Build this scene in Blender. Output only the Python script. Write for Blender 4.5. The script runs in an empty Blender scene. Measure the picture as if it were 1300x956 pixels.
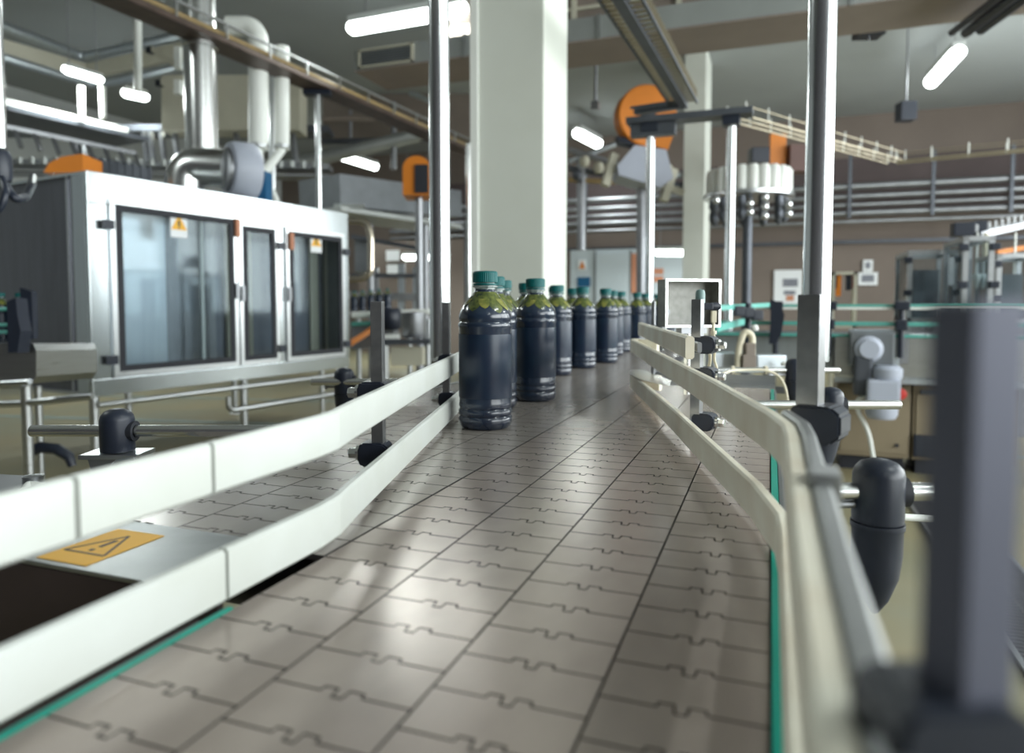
import bpy, bmesh, math, random
from mathutils import Vector, Matrix
random.seed(7)
SC = bpy.context.scene
COL = SC.collection
PI = math.pi
V = Vector

# ------------------------------------------------------------------ camera model (1300x956 frame)
F = 890.0; HY = 433.0
PITCH = math.atan(47/890); YAW = math.atan(328/890*math.cos(PITCH))
CAMZ = 1.15; BELT = 0.95
cr = V((math.cos(YAW), math.sin(YAW), 0))
cf = V((-math.sin(YAW)*math.cos(PITCH), math.cos(YAW)*math.cos(PITCH), -math.sin(PITCH)))
cu = V((-math.sin(YAW)*math.sin(PITCH), math.cos(YAW)*math.sin(PITCH), math.cos(PITCH)))
CAM = V((0, 0, CAMZ))
def ray(px, py): return cf + cr*((px-650)/F) - cu*((py-HY)/F)
def dp(px, py, d): return CAM + ray(px, py)*d
def onz(px, py, z):
    r = ray(px, py); return CAM + r*((z-CAMZ)/r.z)
def onY(px, py, Y):
    r = ray(px, py); return CAM + r*(Y/r.y)
def onX(px, py, X):
    r = ray(px, py); return CAM + r*(X/r.x)

# ------------------------------------------------------------------ materials
MATS = {}
def mat(name, col, rough=.5, metal=0., noise=0., nscale=8., coat=0., bump=0., brushed=None, trans=0., emis=None, estr=0., ior=1.45, alpha=1., col2=None, spec=None, rvar=0.):
    m = bpy.data.materials.new(name); m.use_nodes = True
    nt = m.node_tree; b = nt.nodes['Principled BSDF']
    b.inputs['Base Color'].default_value = (*col, 1)
    b.inputs['Roughness'].default_value = rough
    b.inputs['Metallic'].default_value = metal
    b.inputs['IOR'].default_value = ior
    if spec is not None: b.inputs['Specular IOR Level'].default_value = spec
    if coat: b.inputs['Coat Weight'].default_value = coat; b.inputs['Coat Roughness'].default_value = .08
    if trans: b.inputs['Transmission Weight'].default_value = trans
    if alpha < 1: b.inputs['Alpha'].default_value = alpha
    if emis: b.inputs['Emission Color'].default_value = (*emis, 1); b.inputs['Emission Strength'].default_value = estr
    if noise or bump or brushed or rvar:
        tc = nt.nodes.new('ShaderNodeTexCoord'); mp = nt.nodes.new('ShaderNodeMapping')
        nz = nt.nodes.new('ShaderNodeTexNoise'); nz.inputs['Scale'].default_value = nscale; nz.inputs['Detail'].default_value = 6
        nt.links.new(tc.outputs['Object'], mp.inputs['Vector'])
        if brushed: mp.inputs['Scale'].default_value = brushed
        nt.links.new(mp.outputs['Vector'], nz.inputs['Vector'])
        if noise:
            rp = nt.nodes.new('ShaderNodeValToRGB'); c2 = col2 or tuple(c*(1-noise) for c in col)
            rp.color_ramp.elements[0].position = .3; rp.color_ramp.elements[1].position = .7
            rp.color_ramp.elements[0].color = (*c2, 1); rp.color_ramp.elements[1].color = (*col, 1)
            nt.links.new(nz.outputs['Fac'], rp.inputs['Fac']); nt.links.new(rp.outputs['Color'], b.inputs['Base Color'])
        if rvar:
            mr = nt.nodes.new('ShaderNodeMapRange'); mr.inputs['To Min'].default_value = max(0.02, rough-rvar); mr.inputs['To Max'].default_value = rough+rvar
            nt.links.new(nz.outputs['Fac'], mr.inputs['Value']); nt.links.new(mr.outputs['Result'], b.inputs['Roughness'])
        if bump:
            bp = nt.nodes.new('ShaderNodeBump'); bp.inputs['Strength'].default_value = bump; bp.inputs['Distance'].default_value = .002
            nt.links.new(nz.outputs['Fac'], bp.inputs['Height']); nt.links.new(bp.outputs['Normal'], b.inputs['Normal'])
    MATS[name] = m
    return m
steel = mat('brushed_steel', (.60, .62, .63), .30, 1., noise=.12, nscale=5, brushed=(1, 1, 30), rvar=.06)
polem = mat('satin_pole_steel', (.72, .74, .75), .20, .97, noise=.06, nscale=8)
steelh = mat('polished_steel', (.66, .67, .66), .27, 1., noise=.08, nscale=20)
steeld = mat('dull_steel', (.34, .35, .37), .42, .9, noise=.2, nscale=6, rvar=.08)
sideshade = mat('shaded_side_steel', (.16, .165, .19), .34, .9, noise=.25, nscale=3, brushed=(6, 6, .6), rvar=.06)  # darker steel copy, the side's dark reflections put into the colour
brushs = mat('satin_sheet_steel', (.55, .60, .64), .38, .95, noise=.1, nscale=3, brushed=(8, 8, .5))
plate = mat('worn_cover_plate', (.40, .42, .42), .36, .8, noise=.3, nscale=26, rvar=.1)
post = mat('square_bar_steel', (.30, .305, .315), .34, .9, noise=.25, nscale=60)
nearpost = mat('blue_grey_bar', (.085, .09, .125), .55, .3, noise=.1, nscale=20)
chan = mat('grey_channel', (.33, .34, .34), .4, .7, noise=.15, nscale=20)
white = mat('white_plastic_rail', (.60, .625, .60), .38, noise=.07, nscale=14, col2=(.55, .57, .53))
ivory = mat('ivory_plastic_rail', (.82, .80, .68), .40, noise=.16, nscale=16, col2=(.70, .63, .50))
whitep = mat('white_paint', (.82, .84, .80), .45, noise=.05, nscale=3)
encw = mat('satin_enclosure_steel', (.52, .56, .575), .21, .98, noise=.06, nscale=4)
boxm = mat('cast_box_grey', (.30, .30, .28), .5, .5, noise=.25, nscale=90)
edgedark = mat('dark_tile_edge', (.05, .045, .045), .7, noise=.2, nscale=30)  # tile sides made dark to stop them catching light in the joints
deepb = mat('inner_dark_panel', (.20, .21, .25), .5, .3, noise=.3, nscale=4)
blk = mat('black_plastic', (.017, .022, .036), .38, noise=.15, nscale=40)
blkr = mat('black_rubber', (.02, .022, .03), .6, noise=.2, nscale=30)
teal = mat('teal_plastic', (.0, .30, .22), .38, noise=.1, nscale=30)
tealr = mat('teal_guide_strip', (.10, .40, .34), .4, noise=.1, nscale=12)
capm = mat('teal_bottle_cap', (.0, .10, .10), .40, noise=.1, nscale=40, spec=.3)
juice = mat('dark_juice_bottle', (.007, .012, .028), .22, noise=.3, nscale=14, coat=.6, col2=(.016, .030, .055))
label_m = mat('navy_sleeve_label', (.010, .024, .045), .30, noise=.35, nscale=22, col2=(.007, .013, .032))
neckm = mat('clear_neck_plastic', (.25, .32, .30), .12, coat=.4, noise=.2, nscale=60, alpha=.75)
leafm = mat('printed_leaf_green', (.13, .155, .028), .24, noise=.5, nscale=110, col2=(.018, .034, .010), coat=.8)
leafy = mat('printed_fruit_yellow', (.27, .26, .05), .24, noise=.4, nscale=80, col2=(.06, .085, .016), coat=.8)
orange = mat('orange_paint', (.66, .205, .018), .45, noise=.1, nscale=5)
orangep = mat('salmon_panel', (.55, .24, .14), .6, noise=.1, nscale=5)
yell = mat('yellow_sticker', (.86, .46, .04), .5, noise=.06, nscale=30)
signw = mat('white_sticker', (.80, .82, .84), .5, noise=.03, nscale=20)
signk = mat('black_print', (.03, .03, .04), .5, noise=.05, nscale=20)
signg = mat('grey_print', (.22, .23, .27), .6, noise=.2, nscale=20)
colm = mat('cream_column_paint', (.66, .685, .63), .55, noise=.05, nscale=2, col2=(.61, .63, .57))
ceilm = mat('grey_ceiling', (.36, .385, .39), .8, noise=.12, nscale=.6)
wallm = mat('tan_wall', (.195, .158, .135), .75, noise=.12, nscale=1.2)
wallb = mat('pale_wall', (.55, .58, .58), .7, noise=.08, nscale=1)
bluep = mat('pale_blue_partition', (.50, .56, .60), .5, noise=.06, nscale=1)
floorm = mat('ochre_floor', (.27, .225, .125), .42, noise=.3, nscale=1.1, col2=(.20, .20, .135), rvar=.1, spec=.35)
linem = mat('faded_floor_line', (.26, .34, .33), .5, noise=.3, nscale=6)
tanm = mat('tan_cabinet', (.27, .22, .145), .5, noise=.12, nscale=2)
duct = mat('galvanised_duct', (.40, .42, .41), .42, .6, noise=.15, nscale=2)
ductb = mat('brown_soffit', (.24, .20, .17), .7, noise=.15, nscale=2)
trimc = mat('cream_frame', (.52, .50, .40), .6, noise=.08, nscale=4)
traym = mat('brown_tray', (.12, .085, .07), .42, .5, noise=.35, nscale=8)
cablem = mat('dark_cable', (.05, .06, .08), .5, noise=.3, nscale=30)
cabley = mat('ochre_cable', (.38, .27, .12), .5, noise=.3, nscale=30)
cream = mat('cream_cable', (.74, .68, .52), .5, noise=.1, nscale=30)
wirem = mat('zinc_wire', (.40, .35, .25), .35, .7, noise=.1, nscale=20)
goldp = mat('warm_steel_pipe', (.70, .62, .50), .22, 1., noise=.1, nscale=5)
blue = mat('blue_paint', (.01, .10, .22), .4, noise=.1, nscale=5)
lav = mat('grey_lavender_paint', (.42, .45, .53), .45, noise=.06, nscale=5)
brownshade = mat('shaded_steel_side', (.085, .062, .066), .5, .4, noise=.25, nscale=10)  # shaded steel: the shade is put into the brown base colour
darkm = mat('dark_machine_steel', (.11, .12, .14), .45, .6, noise=.25, nscale=6)
midm = mat('mid_grey_machine', (.19, .205, .22), .45, .5, noise=.2, nscale=5)
redm = mat('red_plastic', (.55, .04, .03), .5, noise=.1, nscale=9)
glass = mat('door_glass', (.75, .80, .80), .04, noise=.02, nscale=2)
def _glass(m):
    nt = m.node_tree; out = nt.nodes['Material Output']
    g = nt.nodes.new('ShaderNodeBsdfGlossy'); g.inputs['Roughness'].default_value = .06; g.inputs['Color'].default_value = (.5, .55, .56, 1)
    tr = nt.nodes.new('ShaderNodeBsdfTransparent'); tr.inputs['Color'].default_value = (.80, .84, .86, 1)
    lw = nt.nodes.new('ShaderNodeLayerWeight'); lw.inputs['Blend'].default_value = .5
    pw = nt.nodes.new('ShaderNodeMath'); pw.operation = 'POWER'; pw.inputs[1].default_value = 3; nt.links.new(lw.outputs['Facing'], pw.inputs[0])
    fr = nt.nodes.new('ShaderNodeMath'); fr.operation = 'MULTIPLY_ADD'; fr.inputs[1].default_value = .6; fr.inputs[2].default_value = .04; nt.links.new(pw.outputs[0], fr.inputs[0])
    mx = nt.nodes.new('ShaderNodeMixShader')
    nt.links.new(fr.outputs[0], mx.inputs[0]); nt.links.new(tr.outputs[0], mx.inputs[1]); nt.links.new(g.outputs[0], mx.inputs[2]); nt.links.new(mx.outputs[0], out.inputs['Surface'])
_glass(glass)
drainm = mat('drain_grating', (.12, .12, .13), .45, .7, noise=.25, nscale=25)
lampe = mat('lamp_diffuser', (.9, .92, .9), .5, noise=.01, nscale=2, emis=(.93, 1., .97), estr=9.)
lampb = mat('lamp_body', (.55, .57, .56), .5, noise=.05, nscale=6)
# chain tile: satin metal/plastic with fine along-travel scuffing
def tile_mat():
    m = mat('slat_tile', (.41, .35, .31), .24, .40, noise=.12, nscale=9, col2=(.345, .292, .262), rvar=.02, brushed=(3, 1.6, 1))
    return m
tile = tile_mat()
tileg = mat('slat_tile_grey', (.37, .335, .30), .25, .35, noise=.12, nscale=9, col2=(.32, .285, .258), rvar=.015, brushed=(3, 1.6, 1))

# ------------------------------------------------------------------ mesh builder
class MB:
    def __init__(s): s.bm = bmesh.new(); s.smooth = []
    def box(s, c, size, rz=0, M=None, bev=0):
        bm2 = bmesh.new(); bmesh.ops.create_cube(bm2, size=1)
        for v in bm2.verts: v.co = V((v.co.x*size[0], v.co.y*size[1], v.co.z*size[2]))
        if bev: bmesh.ops.bevel(bm2, geom=bm2.edges[:], offset=bev, segments=2, affect='EDGES', profile=.7)
        T = M if M is not None else Matrix.Translation(V(c)) @ Matrix.Rotation(rz, 4, 'Z')
        s._merge(bm2, T, smooth=False); return s
    def span(s, a, b, bev=0):
        a = V(a); b = V(b); return s.box((a+b)/2, [abs(q) for q in (b-a)], bev=bev)
    def _merge(s, bm2, T=None, smooth=False):
        if T is not None: bmesh.ops.transform(bm2, matrix=T, verts=bm2.verts)
        mp = {}
        for v in bm2.verts: mp[v] = s.bm.verts.new(v.co)
        for f in bm2.faces:
            try: nf = s.bm.faces.new([mp[v] for v in f.verts]); nf.smooth = smooth or f.smooth
            except ValueError: pass
        bm2.free()
    def bar(s, a, b, w, h, up=V((0, 0, 1)), bev=0):
        a = V(a); b = V(b); d = b-a; L = d.length; x = d.normalized(); y = up.cross(x)
        if y.length < 1e-4: y = V((0, 1, 0)).cross(x)
        y.normalize(); z = x.cross(y)
        M = Matrix(((x.x, y.x, z.x, 0), (x.y, y.y, z.y, 0), (x.z, y.z, z.z, 0), (0, 0, 0, 1)))
        M.translation = (a+b)/2
        return s.box(None, (L, w, h), M=M, bev=bev)
    def cyl(s, a, b, r, r2=None, n=24, cap=True):
        a = V(a); b = V(b); d = b-a; r2 = r if r2 is None else r2
        return s.lathe([(0, 0), (r, 0), (r2, d.length), (0, d.length)] if cap else [(r, 0), (r2, d.length)], a, d, n, sharp=True)
    def lathe(s, prof, o=(0, 0, 0), axis=(0, 0, 1), n=32, sharp=False):
        o = V(o); q = V(axis).normalized().to_track_quat('Z', 'Y')
        rings = []
        for r, z in prof:
            if r < 1e-6: rings.append([s.bm.verts.new(o + q @ V((0, 0, z)))])
            else: rings.append([s.bm.verts.new(o + q @ V((r*math.cos(2*PI*k/n), r*math.sin(2*PI*k/n), z))) for k in range(n)])
        for i, (A, B) in enumerate(zip(rings, rings[1:])):
            flat = sharp and (len(A) == 1 or len(B) == 1)
            for k in range(n):
                k2 = (k+1) % n
                if len(A) == 1 and len(B) == 1: continue
                if len(A) == 1: f = s.bm.faces.new((A[0], B[k2], B[k]))
                elif len(B) == 1: f = s.bm.faces.new((A[k], A[k2], B[0]))
                else: f = s.bm.faces.new((A[k], A[k2], B[k2], B[k]))
                f.smooth = not flat
        return s
    def tube(s, pts, r, n=12, bend=None):
        pts = [V(p) for p in pts]
        if bend:
            out = [pts[0]]
            for i in range(1, len(pts)-1):
                p, a, b = pts[i], pts[i-1], pts[i+1]
                da = (a-p).normalized(); db = (b-p).normalized(); k = min(bend, (a-p).length*.49, (b-p).length*.49)
                A = p+da*k; B = p+db*k
                for t in range(7):
                    u = t/6; out.append(A*(1-u)**2 + p*2*u*(1-u) + B*u*u)
            out.append(pts[-1]); pts = out
        nrm = None; rings = []
        for i, p in enumerate(pts):
            d = (pts[min(i+1, len(pts)-1)] - pts[max(i-1, 0)]).normalized()
            if nrm is None:
                nrm = d.cross(V((0, 0, 1)))
                if nrm.length < 1e-3: nrm = d.cross(V((0, 1, 0)))
            nrm = (nrm - d*nrm.dot(d)).normalized(); bn = d.cross(nrm)
            rr = r[i] if isinstance(r, (list, tuple)) else r
            rings.append([s.bm.verts.new(p + (nrm*math.cos(2*PI*k/n) + bn*math.sin(2*PI*k/n))*rr) for k in range(n)])
        for A, B in zip(rings, rings[1:]):
            for k in range(n):
                f = s.bm.faces.new((A[k], A[(k+1) % n], B[(k+1) % n], B[k])); f.smooth = True
        s.bm.faces.new(list(reversed(rings[0]))); s.bm.faces.new(rings[-1])
        return s
    def strip(s, path, z0, z1, t, side=1):
        """extrude a plan polyline (list of (x,y)) as a wall of thickness t between z0 and z1, rounded long edges"""
        pts = [V((p[0], p[1], 0)) for p in path]; L = []
        for i, p in enumerate(pts):
            a = (p-pts[i-1]).normalized() if i else None; b = (pts[i+1]-p).normalized() if i < len(pts)-1 else None
            d = ((a or b)+(b or a)).normalized(); nrm = V((-d.y, d.x, 0))*side
            c = 1 if (a is None or b is None) else max(.5, math.sqrt((1+a.dot(b))/2))
            L.append((p, nrm/c))
        e = min(t, z1-z0)*.22
        prof = [(e, z0), (t-e, z0), (t, z0+e), (t, z1-e), (t-e, z1), (e, z1), (0, z1-e), (0, z0+e)]
        rings = [[s.bm.verts.new((p + nn*u) + V((0, 0, z))) for u, z in prof] for p, nn in L]
        m = len(prof)
        for A, B in zip(rings, rings[1:]):
            for k in range(m): s.bm.faces.new((A[k], A[(k+1) % m], B[(k+1) % m], B[k]))
        s.bm.faces.new(rings[0]); s.bm.faces.new(list(reversed(rings[-1])))
        return s
    def prism(s, poly, vec):
        vec = V(vec); A = [s.bm.verts.new(V(p)) for p in poly]; B = [s.bm.verts.new(V(p)+vec) for p in poly]
        n = len(A); s.bm.faces.new(list(reversed(A))); s.bm.faces.new(B)
        for k in range(n): s.bm.faces.new((A[k], A[(k+1) % n], B[(k+1) % n], B[k]))
        return s
    def build(s, name, m, parent=None, **kw):
        bmesh.ops.recalc_face_normals(s.bm, faces=s.bm.faces)
        for e in s.bm.edges:
            if len(e.link_faces) == 2 and e.calc_face_angle(0) > .65: e.smooth = False
        me = bpy.data.meshes.new(name); s.bm.to_mesh(me); s.bm.free(); me.materials.append(m)
        o = bpy.data.objects.new(name, me); COL.objects.link(o)
        if parent is not None:
            o.parent = parent; o.matrix_parent_inverse = Matrix.Identity(4)
            if kw.pop('world', True): o.matrix_parent_inverse = parent.matrix_basis.inverted()
        kw.pop('world', None)
        for k, v in kw.items(): o[k] = v
        return o

def tag(o, label, cat, group=None, kind=None):
    o['label'] = label; o['category'] = cat
    if group: o['group'] = group
    if kind: o['kind'] = kind
    return o
def thing(name, label, cat, loc=(0, 0, 0), rz=0, group=None):
    o = bpy.data.objects.new(name, None); COL.objects.link(o)
    o.empty_display_size = .05; o.matrix_basis = Matrix.Translation(V(loc)) @ Matrix.Rotation(rz, 4, 'Z')
    return tag(o, label, cat, group)
def struct(name, mb, m, parent=None):
    o = mb.build(name, m, parent)
    if parent is None: o['kind'] = 'structure'
    return o
def dup(root, loc, rz, label, group=None):
    r = root.copy(); COL.objects.link(r); r.matrix_basis = Matrix.Translation(V(loc)) @ Matrix.Rotation(rz, 4, 'Z')
    r['label'] = label
    if group: r['group'] = group
    for ch in list(root.children):
        c = ch.copy(); COL.objects.link(c); c.parent = r; c.matrix_parent_inverse = Matrix.Identity(4)
        for g in list(ch.children):
            d = g.copy(); COL.objects.link(d); d.parent = c; d.matrix_parent_inverse = Matrix.Identity(4)
    return r

# ------------------------------------------------------------------ room shell
XL, XR, YF, YB, ZC = -13., 7., -6., 16.5, 5.1
struct('floor', MB().span((XL, YF, -.2), (XR, YB, 0)), floorm)
struct('ceiling', MB().span((XL, YF, ZC), (XR, YB, ZC+.2)), ceilm)
struct('wall_back', MB().span((XL, YB, 0), (XR, YB+.2, ZC)), wallm)
struct('wall_left', MB().span((XL-.2, YF, 0), (XL, YB, ZC)), wallb)
struct('wall_front', MB().span((XL, YF-.2, 0), (XR, YF, ZC)), mat('dark_rear_wall', (.09, .085, .095), .8, noise=.1, nscale=1))
wr = MB()
wr.span((XR, YF, 0), (XR+.2, YB, .9)); wr.span((XR, YF, 4.7), (XR+.2, YB, ZC))
wys = [(-5.7, -2.1), (-1.9, 1.7), (1.9, 5.5), (5.7, 9.3), (9.5, 13.1)]
prev = YF
for a, b in wys: wr.span((XR, prev, .9), (XR+.2, a, 4.7)); prev = b
wr.span((XR, prev, .9), (XR+.2, YB, 4.7))
struct('wall_right', wr, wallb)
for i, (a, b) in enumerate(wys):
    w = MB()
    for k in range(4):
        y = a + (b-a)*k/3
        w.span((XR+.03, y-.02 if k else y, .9), (XR+.09, y+.02 if k < 3 else y, 4.7))
    w.span((XR+.03, a, 2.78), (XR+.09, b, 2.82)); w.span((XR+.03, a, .9), (XR+.09, b, .96)); w.span((XR+.03, a, 4.64), (XR+.09, b, 4.7))
    struct('window_%d' % (i+1), w, whitep)

# faded lines on the floor
for k, (a, b, w) in enumerate([((-9, 4.6), (-2.2, 5.9), .09), ((-8, 6.4), (-2.2, 7.5), .07), ((.35, 6.2), (6.5, 6.2), .08)]):
    m = MB(); m.bar((a[0], a[1], .002), (b[0], b[1], .002), w, .003); o = m.build('floor_line', linem)
    tag(o, ['pale blue-green painted line on floor under the white enclosure', 'second faded floor line, farther behind the white enclosure', 'faded pale line on floor behind the tan cabinet'][k], 'floor marking')

# ------------------------------------------------------------------ conveyors
PW = .083; PP = .0381
def lane(x0, y0, y1, name, m, parent, phase=0.):
    mb = MB(); bm = mb.bm; w = PW-.0016; a = .0040; g = .0015; dl = .014
    prof = [(0, 0, 0), (.36, 0, -1), (.37, a, -1), (.45, a, 1), (.46, -a*.9, 1), (.545, -a*.9, -1), (.555, a, -1), (.64, a, 1), (.65, 0, 1), (1, 0, 0)]
    y = y0-phase
    while y < y1-.001:
        f0 = [(x0+(u+q*dl)*w, y+v) for u, v, q in prof]; f1 = [(x0+u*w, y+PP-g+v) for u, v, q in prof]
        ring = f0+list(reversed(f1)); n = len(ring)
        T = [bm.verts.new((px, py, BELT)) for px, py in ring]; B = [bm.verts.new((px, py, BELT-.005)) for px, py in ring]
        bm.faces.new(T)
        for k in range(n): bm.faces.new((T[k], B[k], B[(k+1) % n], T[(k+1) % n])).material_index = 1
        y += PP
    o = mb.build(name, m, parent); o.data.materials.append(edgedark); return o

XD = -.3275                       # joint between the two conveyors
main = thing('slat_conveyor', 'wide brown-grey slat chain conveyor with green edge strips running away in the foreground', 'conveyor', (-.16, .8, 0))
XE = XD+4*PW                      # right edge
for i in range(4): lane(XD+i*PW, -.3, 1.72, 'slat_chain', tile, main, phase=[.0, .011, .026, .004][i])
m = MB(); m.span((XD, -.3, BELT-.03), (XE, 1.73, BELT-.0055)); m.build('slide_bed', blkr, main)
m = MB(); m.span((XE, -.3, BELT-.02), (XE+.007, 1.735, BELT+.0015)); m.build('green_wear_strip', teal, main, label='green wear strip along the right edge')
m = MB(); m.span((XD-.0045, -.3, BELT-.02), (XD-.0006, .36, BELT+.001)); m.build('green_wear_strip', teal, main, label='green wear strip along the left edge')
m = MB(); m.span((XE+.008, -.3, BELT-.16), (XE+.012, 1.76, BELT-.002)); m.span((XE+.008, -.3, BELT-.16), (XE+.035, 1.76, BELT-.155)); m.build('side_plate', steeld, main)
m = MB(); m.span((XD-.016, -.3, BELT-.16), (XD-.006, .345, BELT-.004)); m.build('side_plate', brownshade, main, label='side plate on the left, shade put in as brown')
m = MB(); m.cyl((XD+.005, 1.75, BELT-.035), (XE-.003, 1.75, BELT-.035), .03, n=28); m.build('end_roller', blkr, main)
m = MB(); m.span((XD+.02, 1.785, BELT-.03), (XE+.01, 1.96, BELT-.012)); m.span((XD+.02, 1.955, BELT-.03), (XE+.01, 1.962, BELT+.012)); m.build('discharge_plate', steel, main)
for (x, y) in ((XE-.01, 1.6), (XD+.03, 1.6), (XE-.01, .1), (XD+.03, .1)):
    m = MB(); m.cyl((x, y, .03), (x, y, BELT-.03), .02, n=20); m.lathe([(0, 0), (.045, 0), (.045, .012), (.02, .035), (0, .035)], (x, y, 0)); m.build('leg', steel, main)

feed = thing('slat_conveyor', 'long grey slat chain conveyor on the left carrying the file of bottles', 'conveyor', (-.55, 2.5, 0))
FY0, FY1 = .475, 4.75
XF = XD-5*PW
for i in range(5): lane(XF+i*PW-.0012, FY0, FY1, 'slat_chain', tileg if i < 5 else tile, feed, phase=[.01, .02, .0, .03, .012][i])
m = MB(); m.span((XF, FY0+.03, BELT-.03), (XD-.003, FY1, BELT-.0055)); m.build('slide_bed', blkr, feed)
m = MB(); m.cyl((XF+.005, FY0+.02, BELT-.036), (XD-.006, FY0+.02, BELT-.036), .03, n=28); m.build('end_roller', blkr, feed)
m = MB(); m.span((XF-.012, .372, BELT-.14), (XF-.002, FY1, BELT+.001)); m.build('side_plate', steeld, feed)
m = MB(); m.span((XF-.012, .372, BELT-.002), (-.345, .474, BELT+.0012), bev=.0008); m.build('end_cover_plate', plate, feed, label='worn grey steel cover plate at the near end')
m = MB(); m.span((XF-.012, .372, BELT-.30), (-.352, .377, BELT-.003)); m.build('end_face', brownshade, feed, label='end face under the cover plate, shade put in as dark brown')
for (x, y) in ((XF+.02, .7), (XD-.03, .7), (XF+.02, 2.6), (XD-.03, 2.6), (XF+.02, 4.5), (XD-.03, 4.5)):
    m = MB(); m.cyl((x, y, .03), (x, y, BELT-.03), .02, n=20); m.lathe([(0, 0), (.045, 0), (.045, .012), (.02, .035), (0, .035)], (x, y, 0)); m.build('leg', steel, feed)

# yellow warning sticker on the cover plate
c1, c2, c3, c4 = [onz(*p, BELT+.0012) for p in ((148, 673), (203, 684), (110, 720), (51, 710))]
zz = BELT+.0014
def quad3(pts, t): return MB().prism([(p[0], p[1], p[2]) for p in pts], (0, 0, t))
st = quad3([(-.537, .452, zz), (-.484, .452, zz), (-.484, .378, zz), (-.537, .378, zz)], .0004).build('warning_sticker', yell)
tag(st, 'yellow warning sticker with black triangle flat on the grey cover plate', 'sticker')
m = MB(); zt = zz+.00045
tri = [V((-.5105, .440, zt)), (V((-.532, .398, zt))), V((-.489, .398, zt))]
cen = sum(tri, V())/3
for k in range(3): m.bar(tri[k], tri[(k+1) % 3], .0022, .0003)
m.bar((-.5105, .428, zt), (-.5105, .412, zt), .004, .0003); m.bar((-.5105, .407, zt), (-.5105, .403, zt), .004, .0003)
m.build('triangle_symbol', signk, st)

# ------------------------------------------------------------------ guide rails
RZ = [(BELT+.008, BELT+.042), (BELT+.080, BELT+.113)]
lpath = [(-.326, -.25), (-.326, .250), (-.326, .352), (-.326, .455), (-.330, .487), (-.345, .535), (-.486, 1.03), (-.60, 1.42), (-.66, 1.62), (-.665, 1.9), (-.665, 4.7)]
names = ['lower white plastic guide rail on the left of the belt', 'upper white plastic guide rail on the left, above the lower one']
for i, (a, b) in enumerate(RZ):
    t = thing('guide_rail', names[i], 'guide rail', (-.33, .3, a))
    segs = [lpath[0:3], lpath[2:]] if i == 0 else [lpath[0:2], [lpath[1], (-.326, .342)], [(-.326, .342)]+lpath[3:]]
    for k, sg in enumerate(segs):
        q = list(sg)
        if k: q[0] = (q[0][0], q[0][1]+.0028)
        MB().strip(q, a, b, .009, side=1).build('rail_strip', white, t)
    back = [(p[0]-.0095, p[1]) for p in lpath[1:]]
    MB().strip([(-.3355, .25)]+[(-.3355, .45)]+[(x-.0005, y+.003) for x, y in back[3:]], a+.010, a+.024, .006, side=1).build('backing_bar', steeld, t)
rlow = [(.0085, -.25), (.0085, .30), (.0085, .52), (.0065, .560), (-.002, .600), (-.0141, .655), (-.141, 1.086), (-.297, 1.586)]
rup = [(.0095, -.25), (.0095, .30), (.0105, .50), (.009, .545), (-.001, .598), (-.064, .834), (-.327, 1.744)]
rn = ['lower ivory plastic guide rail on the right, just above the belt', 'upper ivory plastic guide rail on the right, above the lower one']
for i, (a, b) in enumerate(RZ):
    pth = (rlow, rup)[i]
    t = thing('guide_rail', rn[i], 'guide rail', (.01, .4, a))
    e = pth[-1]; curl = [(e[0]+.004, e[1]+.012), (e[0]+.022, e[1]+.014), (e[0]+.075, e[1]-.02)]
    MB().strip(pth+curl, a, b, .010, side=-1).build('rail_strip', ivory, t)
    off = [(p[0]+.0105, p[1]+.002) for p in pth]
    if i == 1:
        MB().strip(off[:5], a+.004, b+.002, .009, side=-1).build('backing_channel', chan, t, label='grey metal channel behind the near part')
        MB().strip(off[4:-1], a+.010, a+.024, .006, side=-1).build('backing_channel', steeld, t)
        MB().span((.0185, .36, a-.004), (.0335, .385, b+.006), bev=.002).build('joint_sleeve', chan, t)
    else:
        MB().strip(off[:-1], a+.010, a+.024, .006, side=-1).build('backing_channel', steeld, t)
# short third rail
a3, b3 = BELT+.125, BELT+.156
p0 = onz(870, 456, a3); p1 = onz(810, 426, a3)
t = thing('guide_rail', 'short ivory guide block above the two right rails, beside the steel box', 'guide rail', p0)
MB().strip([(p0.x, p0.y), (p1.x, p1.y)], a3, b3, .012, side=-1).build('rail_strip', ivory, t)
q0 = V((p0.x+.014, p0.y+.02, 0)); q1 = V((p1.x+.016, p1.y-.02, 0))
MB().strip([(q0.x, q0.y), (q1.x, q1.y)], a3+.008, a3+.022, .006, side=-1).build('backing_channel', steeld, t)
# thin steel tongue at the far end of the lower rail
zt = BELT+.0445
tg = [onz(797, 474, zt), onz(800, 470, zt), onz(815, 470, zt), onz(852, 484, zt), onz(850, 491, zt), onz(812, 482, zt)]
o = MB().prism(tg, (0, 0, .0015)).build('steel_tongue', steelh); tag(o, 'thin steel tongue lying over the far tip of the lower right rail', 'guide plate')

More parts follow.
